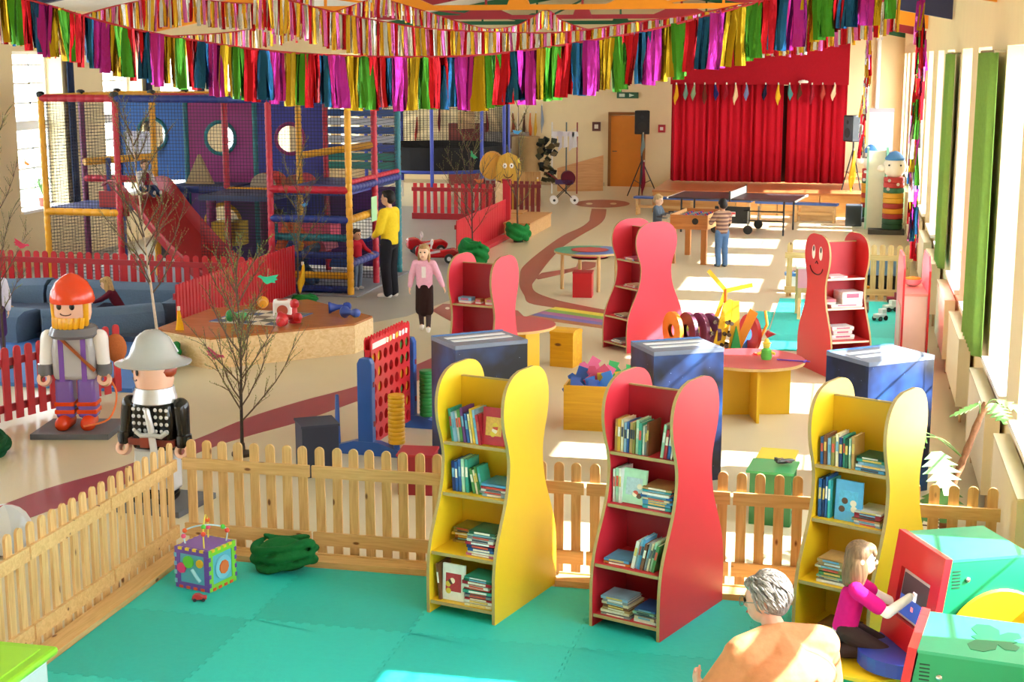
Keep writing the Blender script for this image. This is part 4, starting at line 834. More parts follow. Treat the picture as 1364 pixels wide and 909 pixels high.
for y in (-.27, .27): MB().box((0, y, .23), (.66, .02, .46)).build('side_board', ywood, t)
MB().box((0, 0, .012), (.62, .52, .02)).build('bottom_board', ywood, t)
def puzzle(w_):
    P = []; 
    for k in range(4):
        a = Vector((-w_, -w_)) if k == 0 else None
        c, s = math.cos(k * PI / 2), math.sin(k * PI / 2)
        E_ = [(-w_, -w_), (-.25 * w_, -w_)] + [(.33 * w_ * math.cos(q), -w_ + (-1 if k % 2 else 1) * .34 * w_ * (1 + math.sin(q)) * (1 if 1 else 0)) for q in [-2.4 + i * .6 for i in range(1)]] + [(-.33 * w_, -w_ + (-1 if k % 2 else 1) * .3 * w_), (0, -w_ + (-1 if k % 2 else 1) * .55 * w_), (.33 * w_, -w_ + (-1 if k % 2 else 1) * .3 * w_), (.25 * w_, -w_)]
        P += [(x * c - y * s, x * s + y * c) for i, (x, y) in enumerate(E_) if i != 2]
    return P
for x, y, z, rt, c, cn in ((-.14, .06, .42, (1.35, .3, .05), '3a64b4', 'dark blue'), (.04, -.14, .42, (1.35, -.35, .05), '3f7fd0', 'bright blue'), (-.05, .13, .5, (1.35, .5, .05), 'e8709a', 'pink'), (-.14, -.2, .38, (1.35, .1, .05), '4a6ac0', 'mid blue'), (.02, .0, .44, (1.35, .9, .05), 'c84a6a', 'rose'), (.17, .2, .47, (1.35, .2, .05), '3fb868', 'green'), (.13, -.07, .43, (1.35, -.1, .05), 'e0b83a', 'yellow')):
    o = MB().prism(puzzle(.14), -.02, .02, 'xy').build('foam_puzzle_piece', plain(c, .7), None); tag(o, cn + ' foam puzzle piece sticking out of the yellow crate', 'puzzle piece', 'foam puzzle pieces'); o.location = (-2.4 + x, 14.62 + y, z); o.rotation_euler = rt
t = thing('stool', 'dark navy cube stool behind the pine fence', 'stool', (-4.6, 12.3, 0), .55); MB().box((0, 0, .23), (.33, .33, .46)).build('body', plain('1c2238', .6), t); MB().box((0, 0, .47), (.35, .35, .02)).build('seat', plain('262a40', .6), t)
t = thing('stool', 'dark red cube stool behind the pine fence', 'stool', (-3.55, 11.95, 0), .1); MB().box((0, 0, .17), (.3, .3, .34)).build('body', plain('8a1824', .5), t); MB().box((0, 0, .35), (.32, .32, .02)).build('seat', plain('9c1a28', .5), t)
t = thing('toy_bench', 'low bench with green front half and yellow rear half', 'bench', (-.5, 11.98, 0), -.08); MB().bb((-.16, -.36, .001), (.17, .0, .43)).build('front_body', plain('1f6a34', .4), t); MB().bb((-.19, -.38, .43), (.19, .02, .45)).build('front_top', plain('2f8f52', .3), t); MB().bb((-.16, .03, .001), (.12, .36, .43)).build('rear_body', plain('c9a878', .5), t); MB().bb((-.17, .03, .43), (.14, .38, .45)).build('rear_top', plain('d8c02c', .4), t)
t = thing('toy_airplane', 'small grey toy airplane on the green bench', 'toy', (-.42, 11.85, .452), .6); MB().ell((0, 0, .03), (.09, .02, .02)).build('fuselage', plain('4a4a4a', .4), t, True); MB().box((0, 0, .035), (.03, .15, .006)).build('wing', plain('6a4a5a', .4), t); MB().box((-.08, 0, .05), (.02, .05, .03)).build('tail_fin', plain('5a5a5a', .4), t)
# table with the tub, red cube seat
t = thing('play_table', 'round play table with green and blue top and red tub', 'table', (-4.08, 23.65, 0)); h = .62
MB().lathe([(.3, h - .03), (.58, h - .03), (.58, h), (.3, h)], 40, cap=False).build('tabletop', edm, t)
for k, c in enumerate(('2e8f6a', '3f8a68', '4a6ab0', '4a74c0', '5a7ab8', '3e8f70')): 
    a0 = PI * .75 + k * PI / 3; P = [(.3 * math.cos(a0 + i * PI / 24), .3 * math.sin(a0 + i * PI / 24)) for i in range(9)] + [(.575 * math.cos(a0 + i * PI / 24), .575 * math.sin(a0 + i * PI / 24)) for i in range(8, -1, -1)]
    MB().prism(P, h, h + .004, 'xy').build('top_segment', plain(c, .4), t)
MB().lathe([(.31, h + .01), (.29, h + .01), (.28, h - .1), (.02, h - .11), (.02, h - .12), (.3, h - .12)], 32).build('tub', plain('c01c34', .35), t, True)
for a in (.5, 2.1, 3.6, 5.2): MB().tube([(.46 * math.cos(a), .46 * math.sin(a), h - .03), (.46 * math.cos(a), .46 * math.sin(a), 0)], .03).build('leg', wood('d8b078', 'c89c60', 2, 1, .5, False), t, True)
t = thing('stool', 'red wooden cube stool under the play table', 'stool', (-4.03, 22.78, 0), .08); MB().box((0, 0, .19), (.3, .3, .38)).build('body', plain('b8161e', .45), t); MB().box((0, 0, .39), (.31, .31, .02)).build('seat', plain('a01420', .45), t)
# ================================================================ giant four-in-a-row
t = thing('connect_game', 'giant red and blue four-in-a-row game with stacked discs', 'game', (-4.36, 13.0, 0), math.radians(86)); L = 1.12; bl = plain('2a56a4', .35); rd = plain('cc1f2c', .35)
for x in (0, L):
    MB().prism([(-.075, 0), (.075, 0), (.075, .88), (.05, .93), (-.05, .93), (-.075, .88)], x - .045, x + .045, 'yz').build('post', bl, t, bevel=.01)
    o = MB().prism([(-.42, 0), (.42, 0), (.42, .04), (.12, .13), (-.12, .13), (-.42, .04)], x - .05, x + .05, 'yz').build('foot', bl, t)
    for s in (-1, 1): MB().lathe([(.03, .04), (.018, .55), (.012, .56)], 10, (x, s * (.3 if x == 0 else .2), 0)).build('peg', bl, t, True)
    for z in (.3, .68): MB().box((x, -.078, z), (.03, .008, .05)).build('slot', plain('8a2030', .5), t)
nc, nr = 7, 6; px_, pz_ = (L - .1) / nc, .15; z00 = .08
for yy in (-.03, .03):
    b = MB()
    for i in range(nc):
        for j in range(nr):
            cx, cz = .05 + (i + .5) * px_, z00 + (j + .5) * pz_; n = 16; r_ = .052; inn = [(cx + r_ * math.cos(2 * PI * k / n), cz + r_ * math.sin(2 * PI * k / n)) for k in range(n)]
            out = []
            for k in range(n):
                c, s = math.cos(2 * PI * k / n), math.sin(2 * PI * k / n); q = min(px_ / 2 / max(abs(c), 1e-6), pz_ / 2 / max(abs(s), 1e-6)); out.append((cx + q * c, cz + q * s))
            vs = [(p[0], yy - .006 + dd, p[1]) for dd in (0, .012) for p in inn + out]; N = 2 * n
            b.add(vs, [f_ for k in range(n) for f_ in ((k, (k + 1) % n, n + (k + 1) % n, n + k), (N + k, N + n + k, N + n + (k + 1) % n, N + (k + 1) % n), (k, N + k, N + (k + 1) % n, (k + 1) % n))])
    b.build('disc_grid', rd, t)
ztop = z00 + nr * pz_
for yy in (-.03, .03): MB().prism([(.05, ztop), (L - .05, ztop), (L - .05, ztop + .1)] + [(.05 + (L - .1) * (1 - (i + u) / 14), ztop + .1 + (.03 if u else 0)) for i in range(14) for u in (0, .5)] + [(.05, ztop + .1)], yy - .007, yy + .007, 'xz').build('header_board', rd, t)
MB().box((.25, -.0385, ztop + .045), (.34, .003, .055)).build('sticker', plain('e8e6e0', .5, var=.2, scale=80), t)
for i, c in enumerate(('f0ecd0', 'e0d070', 'dfe8e8', 'e8c83a', 'e8e8e0', 'c8d8ea', 'eeeae0')): MB().box((.46 + i * .085, -.0385, ztop + .045), (.055, .003, .05), 0, (0, .25 * (-1) ** i, 0)).build('printed_mark', plain(c, .5), t)
for i in range(nc + 1): MB().box((.05 + i * px_, 0, z00 + .455), (.008, .05, .92)).build('divider', rd, t)
for i, j, c in [(1, 5, 'y'), (1, 4, 'y'), (1, 3, 'y'), (0, 5, 'y'), (5, 5, 'g'), (5, 4, 'g'), (5, 3, 'y'), (5, 2, 'g'), (5, 1, 'g'), (6, 5, 'g'), (6, 4, 'g'), (6, 3, 'y'), (6, 2, 'y'), (6, 1, 'y'), (4, 0, 'g'), (5, 0, 'y')]:
    MB().lathe([(.06, -.012), (.06, .012)], 16, (.05 + (i + .5) * px_, 0, z00 + (j + .5) * pz_), 0, Matrix.Rotation(PI / 2, 4, 'X')).build('game_disc', plain('d8b41e' if c == 'y' else '3f9f4a', .4), t)
dm = {'y': MB().lathe([(.03, 0), (.075, 0), (.08, .008), (.08, .03), (.075, .038), (.03, .038)], 20).mesh('disc', [plain('e0a816', .4)], True), 'g': MB().lathe([(.03, 0), (.075, 0), (.08, .008), (.08, .03), (.075, .038), (.03, .038)], 20).mesh('disc', [plain('1f8a42', .4)], True)}
Mx = Matrix.Translation(t.location) @ Matrix.Rotation(math.radians(86), 4, 'Z')
for k, x, cn in (('y', 0, 'yellow'), ('g', L, 'green')):
    for i in range(12):
        o = link('stacked_disc', dm[k], None, Mx @ Vector((x, -.3 if x == 0 else -.2, .13 + i * .0392)), (0, 0, 0)); tag(o, cn + ' plastic ring, ' + ('lowest', 'second lowest', 'third', 'fourth', 'fifth', 'sixth', 'seventh', 'eighth', 'ninth', 'tenth', 'second topmost', 'topmost')[i] + ' in the stack on the game peg', 'game disc', cn + ' discs on the peg')
# ================================================================ touch-screen terminals, stool
grn = plain('0f8a58', .4, var=.04); grn_sunlit = plain('2f9a70', .35, var=.04); rdk = plain('c01c26', .35)  # second green is lighter for terminal tops, sunlight put into the colour
def kiosk(label, c, rz, blue, butterfly):
    t = thing('touch_terminal', label, 'computer terminal', (c[0], c[1], MZ), rz, 'touch screen terminals')
    b = MB(); b.prism([(-.24, .0), (.26, .0), (.26, 1.07), (-.2, 1.07), (-.29, .5)], -.25, .25, 'xz'); b.build('housing', grn, t)
    MB().bb((-.205, -.252, 1.07), (.262, .252, 1.085)).build('top_cover', grn_sunlit, t)
    a = Vector((-.225, 0, 1.095)); d = Vector((-.32, 0, .44)); ux = (d - a).normalized(); nrm = Vector((-ux.z, 0, ux.x)); nrm = nrm if nrm.x < 0 else -nrm
    X = Matrix((( nrm.x, 0, -ux.x, 0), (0, 1, 0, 0), (nrm.z, 0, -ux.z, 0), (0, 0, 0, 1))); mid = (a + d) / 2; hh = (d - a).length / 2
    T = Matrix.Translation(mid) @ X
    b = MB()
    for y, z, sy, sz in ((-.215, 0, .1, 2 * hh), (.215, 0, .1, 2 * hh), (0, hh - .09, .35, .18), (0, -hh + .1, .35, .2)):
        for v in [0]: b.add([(sx * .02, y + s2 * sy / 2, z + s3 * sz / 2) for sx in (-1, 1) for s2 in (-1, 1) for s3 in (-1, 1)], [(0, 1, 3, 2), (4, 6, 7, 5), (0, 4, 5, 1), (2, 3, 7, 6), (0, 2, 6, 4), (1, 5, 7, 3)], 0, T)
    b.build('bezel', rdk, t)
    q = [(0, 1, 3, 2), (4, 6, 7, 5), (0, 4, 5, 1), (2, 3, 7, 6), (0, 2, 6, 4), (1, 5, 7, 3)]
    def slab(x0, x1, y0, y1, z0, z1, m, nme, par): return MB().add([(x, y, z) for x in (x0, x1) for y in (y0, y1) for z in (z0, z1)], q, 0, T).build(nme, m, par)
    fr = slab(-.022, -.006, -.168, .168, -.125, .135, plain('c8ccd0', .3), 'monitor_frame', t)
    slab(-.01, .0, -.15, .15, -.11, .12, glow('3a3438', .25), 'screen', fr); slab(-.001, .003, -.148, .148, -.108, .0, glow('2c4c9a', .6), 'screen_picture', fr); slab(.001, .004, -.02, .02, 0, .05, glow('d8d8e0', .8), 'screen_icon', fr); slab(.003, .005, -.01, .015, -.06, -.035, glow('d87a80', .7), 'screen_icon', fr)
    for k in range(6): MB().box((-.17, -.2515, 1.02 - k * .018), (.045, .003, .006)).build('vent_slot', plain('0a3a28', .6), t)
    MB().lathe([(.014, 0), (.014, .008), (.006, .012)], 12, (-.105, -.25, .97), 0, Matrix.Rotation(PI / 2, 4, 'X')).build('lock', plain('c8c8cc', .2, .9), t, True)
    if blue:
        P = [(.0, -.26), (0, .26)] + [(-.3 * math.sin(a), .26 * math.cos(a)) for a in [i * PI / 14 for i in range(1, 14)]]
        MB().prism(P, .42, .5, 'xy', 0, Matrix.Translation((-.27, 0, 0))).build('ledge', plain('2f3f9c', .4), t)
        MB().lathe([(.3, -.012), (.31, 0), (.3, .012)], 40, (.08, -.267, .6), 0, Matrix.Rotation(PI / 2, 4, 'X')).build('side_disc', plain('e6b414', .38), t, True)
    if butterfly:
        hf = [(-.1, .005), (-.075, .03), (-.11, .1), (-.09, .16), (-.03, .17), (.02, .12), (.025, .06), (.06, .11), (.11, .11), (.125, .06), (.09, .02), (.11, .004)]
        P = [(.1 + x * .95, y) for x, y in hf] + [(.1 + x * .95, -y) for x, y in hf[::-1]]
        MB().prism(P, 1.0855, 1.0875, 'xy').build('butterfly_sticker', plain('0b6a45', .4), t)
    return t
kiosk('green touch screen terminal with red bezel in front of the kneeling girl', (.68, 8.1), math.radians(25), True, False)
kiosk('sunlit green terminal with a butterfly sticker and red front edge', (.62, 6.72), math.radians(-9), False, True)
t = thing('stool', 'round yellow topped stool with green base under the girl', 'stool', (.2, 8.04, MZ)); MB().lathe([(.16, 0), (.17, .36)], 32).build('base', grn, t, True); MB().lathe([(.265, .36), (.285, .37), (.285, .39), (.265, .4)], 36).build('seat', plain('e8c21c', .38), t, True)
# lidded box
t = thing('storage_box', 'clear plastic storage box with lime green lid', 'box', (-4.58, 6.98, MZ), .0); MB().prism([(-.2, -.28), (.2, -.28), (.2, .28), (-.2, .28)], 0, .3, 'xy').build('tub', plain('c9d4d8', .25), t, bevel=.03); MB().box((0, 0, .325), (.48, .66, .05)).build('lid', plain('8fd42a', .35), t, bevel=.02); MB().box((0, 0, .352), (.34, .5, .012)).build('lid_panel', plain('97da34', .35), t, bevel=.004)
# activity cube
c = gp(297, 762); t = thing('activity_cube', 'colourful wooden activity cube with bead wires on the mat', 'toy', (c.x, 9.35, MZ), -.25); S = .3; pu, gr, ye, lb, og = plain('6a48a8', .4), plain('7ac83a', .4), plain('e0c23a', .4), plain('7ac0dc', .4), plain('d8502a', .4)
MB().box((0, 0, S / 2), (S - .012, S - .012, S - .012)).build('core', plain('5ab0c8', .4), t)
for nm_, m, f_ in (('front_frame', pu, 0), ('side_frame', gr, 1), ('rear_frame', gr, 2), ('rear_side_frame', pu, 3)):
    a = f_ * PI / 2
    for z, w2, h2 in ((.022, S, .044), (S - .022, S, .044)): MB().box((0, -S / 2 + .006, z), (w2, .014, h2)).build(nm_, m, t).rotation_euler = (0, 0, a)
    for x in (-S / 2 + .022, S / 2 - .022): MB().box((x, -S / 2 + .006, S / 2), (.044, .014, S - .09)).build(nm_, m, t).rotation_euler = (0, 0, a)
    for i in range(4):
        MB().box((-S / 2 + .05 + i * .063, -S / 2 + .004, S - .008), (.032, .02, .018)).build('finger_joint', ye, t).rotation_euler = (0, 0, a); MB().box((-S / 2 + .05 + i * .063, -S / 2 + .004, .012), (.032, .02, .02)).build('finger_joint', og, t).rotation_euler = (0, 0, a)
        MB().box((-S / 2 + .006, -S / 2 + .004, .05 + i * .063), (.02, .02, .03)).build('finger_joint', lb if f_ == 0 else pu, t).rotation_euler = (0, 0, a)
o = MB().lathe([(.045, 0), (.045, .012), (.02, .014)], 12, (-.03, -S / 2 + .004, .2), 0, Matrix.Rotation(PI / 2, 4, 'X')).build('gear', plain('5ac03a', .4), t, True); MB().lathe([(.03, 0), (.03, .012)], 10, (.07, -S / 2 + .004, .2), 0, Matrix.Rotation(PI / 2, 4, 'X')).build('gear', plain('e0b02a', .4), t, True)
MB().lathe([(.04, 0), (.04, .012)], 7, (-.09, -S / 2 + .002, .15), 0, Matrix.Rotation(PI / 2, 4, 'X')).build('flower_knob', plain('d83a7a', .4), t); MB().tube([(0, -S / 2 - .004, .15), (.04, -S / 2 - .004, .1), (.07, -S / 2 - .004, .07)], .012).build('slider_track', plain('9ad0e0', .4), t)
MB().lathe([(.085, 0), (.085, .012)], 20, (S / 2 - .002, 0, .15), 0, Matrix.Rotation(PI / 2, 4, 'Y')).build('round_window', lb, t); MB().lathe([(.05, 0), (.05, .018)], 9, (S / 2, 0, .15), 0, Matrix.Rotation(PI / 2, 4, 'Y')).build('spinner', plain('d8703a', .4), t)
MB().box((0, 0, S), (S - .03, S - .03, .01)).build('top_plate', plain('7a58b0', .4), t)
for x0, x1, y0, y1, hh, cc in ((-.11, .11, -.08, .1, .13, 'b8d8e8'), (-.05, .08, .1, -.11, .18, 'e8d85a')):
    P = smoothpts([(x0, y0, S), (x0, y0, S + hh * .75), ((x0 + x1) / 2, (y0 + y1) / 2, S + hh * (1.0 if cc == 'b8d8e8' else 1.15)), (x1, y1, S + hh * .75), (x1, y1, S)], 5); w_ = MB().tube(P, .0055, 6).build('bead_wire', plain(cc, .3), t, True)
    for i, bc_ in ((3, 'e0507a'), (5, 'e8682a'), (14, '4ab83a'), (16, 'e0402a')): MB().ell(P[i], .018, 0, 10, 6).build('bead', plain(bc_, .4), w_, True)
t = thing('toy_car', 'tiny grey and red toy car on the mat before the cube', 'toy', gp(266, 803) + Vector((0, 0, MZ)), .3); MB().prism([(-.05, .012), (.05, .012), (.05, .03), (.02, .035), (0, .05), (-.03, .05), (-.05, .03)], -.022, .022, 'xz').build('body', plain('b83a3a', .3), t, bevel=.004)
for x in (-.03, .03):
    for y in (-.024, .024): MB().lathe([(.012, -.005), (.012, .005)], 10, (x, y, .012), 0, Matrix.Rotation(PI / 2, 4, 'X')).build('wheel', plain('2a2a2a', .6), t)
# big ball outside the fence
t = thing('beach_ball', 'large white ball with red pattern behind the side fence', 'ball', (-6.1, 9.62, 0)); t.scale = (.9, .9, .9); 
for k in range(8):
    b = MB(); vs = [(.22 * math.cos(-PI / 2 + PI * i / 10) * math.cos(k * PI / 4 + j * PI / 16), .22 * math.cos(-PI / 2 + PI * i / 10) * math.sin(k * PI / 4 + j * PI / 16), .22 + .22 * math.sin(-PI / 2 + PI * i / 10)) for i in range(11) for j in range(5)]
    b.add(vs, [(i * 5 + j, i * 5 + j + 1, i * 5 + j + 6, i * 5 + j + 5) for i in range(10) for j in range(4)]); b.build('ball_segment', plain('d8dce4' if k % 2 == 0 else ('b8323c' if k % 4 == 1 else 'c8d0dc'), .3), t, True)
# green cloth bundles at the tree feet (crumpled)
def bundle(label, c, r, seed, cat='cloth bundle', col='1f7a38'):
    rg = random.Random(seed); t = thing('cloth_bundle', label, cat, (c[0], c[1], c[2] if len(c) > 2 else 0), 0, 'green cloth bundles')
    b = MB().ell((0, 0, r[2] * .85), (r[0] * .85, r[1] * .85, r[2] * .8))
    for u in range(9):
        q = seed + u * .7; z = r[2] * (.25 + 1.3 * ((u * .37) % 1)); k_ = math.sqrt(max(.15, 1 - (z / r[2] - .9) ** 2)); rr = min(r) * .3
        P = smoothpts([(r[0] * k_ * math.cos(q + j * .6), r[1] * k_ * math.sin(q + j * .6), max(rr * .8, z + rr * .9 * math.sin(j * 1.3 + u))) for j in range(5)], 3); b.tube(P, [rr * (.35 + .65 * math.sin(PI * i / (len(P) - 1))) for i in range(len(P))], 8)
    o = b.build('draped_cloth', cloth(col, 25, .5), t); bake(o, min(r) * .09, 2)
bundle('dark green cloth bundle around the tree foot inside the corner fence', (-3.9, 9.7, .0145), (.24, .12, .16), 1, col='15602f'); 
bundle('green cloth wrapped around the birch foot by the red fence end', (-8.08, 16.32), (.22, .2, .16), 2); bundle('dark green cloth heap beside the bearded figure', (-7.95, 12.15), (.3, .26, .12), 3, col='164a2a')
bundle('green cloth bundle at the slatted red fence near the toy car', (-6.62, 26.0), (.24, .22, .26), 4); bundle('green cloth bundle at the far end of the slatted red fence', (-6.55, 29.4), (.22, .22, .22), 5); bundle('small green cloth at the podium back corner', (-8.1, 21.3), (.2, .15, .07), 6)
# ================================================================ game podium with board game
t = thing('game_podium', 'low wooden podium with slanted corners carrying a board game', 'podium', (0, 0, 0)); P = [(-8.35, 16.75), (-7.42, 16.3), (-6.05, 17.6), (-6.0, 18.2), (-7.3, 19.3), (-8.3, 18.3)]
osb = wood('ecd0a0', 'd8b47c', 0, .7, .6, False)
for i in range(len(P)):
    a, b_ = P[i], P[(i + 1) % len(P)]; d = Vector((b_[0] - a[0], b_[1] - a[1], 0)); m_ = Vector(((a[0] + b_[0]) / 2, (a[1] + b_[1]) / 2, .18)); MB().box(m_, (d.length, .02, .36), 0, (0, 0, math.atan2(d.y, d.x))).build('side_board', osb, t)
MB().prism(P, .36, .385, 'xy').build('top_board', wood('b8733c', 'a0602c', 0, .6, .25, False), t)
bx0 = Vector((-7.35, 17.75, .386)); t = thing('game_board', 'checked board game cloth on the wooden podium', 'board game', bx0, -.1); MB().box((0, 0, .004), (.98, .98, .006)).build('board', plain('d8cdb8', .7), t)
for i in range(5):
    for j in range(5):
        if (i + j) % 2 == 0: MB().box((-.38 + i * .19, -.38 + j * .19, .008), (.185, .185, .003)).build('square', plain(['3a4a6a', '5a5a4a', '7a6a5a'][(i * 3 + j) % 3], .7), t)
for s in (-1, 1): MB().box((s * .48, 0, .0085), (.03, .98, .004)).build('border', plain('2f4a8a', .7), t)
MZ2 = .3975
t = thing('giant_die', 'large white foam die with red spots on the game board', 'die', (-7.05, 17.72, MZ2), .35); o = MB().box((0, 0, .12), (.24, .24, .24)).build('cube', plain('ece8e4', .5), t, bevel=.03)
for X_ in (Matrix.Translation((0, -.121, .12)) @ Matrix.Rotation(PI / 2, 4, 'X'), Matrix.Translation((.121, 0, .12)) @ Matrix.Rotation(PI / 2, 4, 'Y'), Matrix.Translation((0, 0, .241))): MB().lathe([(.07, -.004), (.07, .002)], 18, (0, 0, 0), 0, X_).build('spot', plain('b8533a', .5), t)
pawn = [(.075, 0), (.08, .02), (.06, .05), (.035, .12), (.03, .19), (.05, .2), (.06, .24), (.05, .28), (.02, .3)]
def pawn_at(x, y, c, lab, lie=None):
    t = thing('game_pawn', lab, 'game piece', (x, y, MZ2 if lie is None else MZ2 + .075), lie or 0, 'large board game pawns'); X_ = Matrix.Rotation(PI / 2 - .05, 4, 'X') if lie is not None else None
    MB().lathe(pawn[:6], 16, (0, 0, 0), 0, X_).build('body', plain(c, .35), t, True); MB().lathe(pawn[5:], 16, (0, 0, 0), 0, X_).build('head', plain(c, .35), t, True)
pawn_at(-6.78, 17.45, 'c01c24', 'red pawn standing upright beside the giant die'); pawn_at(-6.95, 17.35, 'b81a22', 'red pawn lying in front of the giant die', 1.6); pawn_at(-6.85, 17.2, 'c81f28', 'red pawn lying at the board edge', .3)
pawn_at(-6.6, 18.2, '1f3f9c', 'blue pawn lying near the podium rim behind the board', 1.9); pawn_at(-6.3, 17.95, '24489c', 'blue pawn lying at the podium corner', 1.0); pawn_at(-7.62, 18.45, 'e0981c', 'orange pawn lying near the red fence', .4); pawn_at(-7.62, 17.35, '1f8a4a', 'green pawn lying on the board near the birch', 1.2)
# ================================================================ construction toy, small things on the round table
t = thing('construction_toy', 'big orange and yellow plastic construction set vehicle', 'toy', (-1.55, 18.3, 0), .3); 
def disc(c, r, th, col, rot=(0, PI / 2, 0), nm_='disc_part'): MB().lathe([(r * .35, -th / 2), (r, -th / 2), (r, th / 2), (r * .35, th / 2)], 20, c, 0, Euler(rot).to_matrix().to_4x4(), False).build(nm_, plain(col, .4), t, True)
for i, (x, col) in enumerate(((-.5, 'e08a2a'), (-.32, '5a2444'), (-.18, '7a3a5a'), (-.05, '5a2a50'), (.42, 'b82a2a'))): disc((x, .1 - x * .3, .32), .24, .05, col, (0, PI / 2, .3))
def plate(P, y, col, nm_='perforated_plate', rz=0, dx=0):
    o = MB().prism(P, -.015, .015, 'xz').build(nm_, plain(col, .4), t); o.location = (dx, y, 0); o.rotation_euler = (0, 0, rz)
    for k in range(3): MB().lathe([(.025, -.018), (.025, .018)], 10, (P[0][0] * .5 + (k - 1) * .03, 0, .2 + k * .14), 0, Matrix.Rotation(PI / 2, 4, 'X')).build('hole', plain('3a2a1a', .6), o)
plate([(-.05, .02), (.08, .02), (.28, .72), (.2, .76), (.12, .7)], -.1, 'e0b020', rz=.2, dx=-.05); plate([(.1, .02), (.25, .02), (.22, .75), (.14, .75)], -.15, 'd8a41c', dx=.02); plate([(-.02, .01), (.18, .01), (.08, .45)], -.22, '14863f', 'triangle_plate', .1, .12); plate([(.05, .02), (.15, .02), (.4, .6), (.3, .66)], -.05, 'e08a24', rz=-.4, dx=.1)
plate([(.3, .02), (.4, .02), (.52, .5), (.45, .52)], -.12, '3a6ab0', rz=.3)
for a in (.2, .2 + 2 * PI / 3, .2 + 4 * PI / 3): MB().box((.1 + .17 * math.cos(a), -.02, .86 + .17 * math.sin(a)), (.34, .02, .05), 0, (0, -a, 0)).build('rotor_blade', plain('e6b41e', .4), t)
MB().tube([(.1, -.02, .7), (.1, -.02, .88)], .02).build('rotor_shaft', plain('c85a1c', .4), t)
MB().box((0, 0, .12), (1.1, .05, .05), 0, (0, 0, .2)).build('axle_beam', plain('d89a24', .4), t); MB().tube([(.45, -.1, .1), (.6, -.15, .45), (.58, -.12, .62)], .018).build('crane_arm', plain('e0952a', .4), t); MB().tube([(-.6, -.1, .03), (-.5, -.08, .2), (-.42, -.1, .16)], .02).build('tow_bar', plain('e8e4e0', .4), t); MB().lathe([(.01, 0), (.05, .03), (.0, .14)], 8, (.62, .0, .3), 0, Matrix.Rotation(PI / 2, 4, 'Y')).build('nose_cone', plain('b02424', .4), t)
t = thing('toy_figure', 'small green and yellow toy figure on the round red table', 'toy', (-.78, 15.4, .603)); MB().lathe([(.05, 0), (.06, .03), (.055, .1), (.03, .12)], 14).build('body', plain('5ab84a', .4), t, True); MB().ell((0, 0, .15), .04).build('head', plain('e0d050', .4), t, True); MB().lathe([(.05, .17), (.05, .175), (.03, .18), (.02, .215)], 12).build('hat', plain('e8c02a', .4), t, True); MB().tube([(-.09, -.02, .05), (0, 0, .1), (.09, -.02, .06)], .016).build('arms', plain('e0c84a', .4), t, True)
t = thing('toy_sword', 'purple plastic toy sword lying on the round red table', 'toy', (-.5, 15.35, .606), -.12); MB().box((0, 0, .006), (.34, .02, .01)).build('blade', plain('5a3ab0', .4), t); MB().box((.12, 0, .006), (.02, .1, .012)).build('guard', plain('6a4ac0', .4), t)
t = thing('ring_toy', 'small red ring toy lying on the round red table', 'toy', (-.88, 15.62, .603)); MB().tube([(.04 * math.cos(i * PI / 8), .04 * math.sin(i * PI / 8), .012) for i in range(17)], .011, 8).build('ring', plain('d83a2a', .4), t, True); MB().ell((.05, 0, .012), .012).build('bead', plain('e8e0d8', .4), t)
# ================================================================ right-hand side: radiators, drapes, plants, fence, pink unit, toys
crm = plain('e6d8b8', .45, var=.03); k = 0
for i, yc in enumerate(WINS):
    if yc < 8: continue
    nb = {10.65: 'beside the terminal', 13.15: 'beside the monstera', 16.35: 'under the wide green drape', 18.85: 'between the two green drapes', 22.05: 'beside the pink play unit', 24.55: 'beyond the pink play unit'}.get(round(yc, 2), '%s in the row towards the stage' % ('first', 'second', 'third', 'fourth', 'fifth', 'sixth', 'seventh', 'eighth', 'ninth', 'tenth', 'eleventh', 'twelfth')[min(k, 11)])
    k += 1
    t = thing('radiator', 'cream panel radiator under the window ' + nb, 'radiator', (1.19, yc, 0), 0, 'cream panel radiators')
    MB().box((-.03, 0, .53), (.03, 1.75, .68)).build('panel', crm, t); MB().box((.05, 0, .53), (.03, 1.75, .66)).build('panel', crm, t); MB().box((.01, 0, .875), (.12, 1.76, .02)).build('grille', plain('d0c4a8', .5), t)
    for s in (-1, 1):
        MB().box((.01, s * .88, .53), (.12, .015, .7)).build('side_cover', crm, t); MB().tube([(.01, s * .8, .2), (.01, s * .8, .0)], .015).build('foot', plain('b89a70', .4), t)
t = thing('heating_pipe', 'heating pipe running along the floor under the radiators', 'pipe', (1.277, 25, .06)); MB().tube([(0, -17, 0), (0, 17.5, 0)], .022, 8).build('pipe', plain('a88a70', .5), t, True)
for y in range(-16, 18, 4): MB().box((0, y, -.03), (.03, .03, .06)).build('pipe_clip', plain('8a7a68', .5), t)
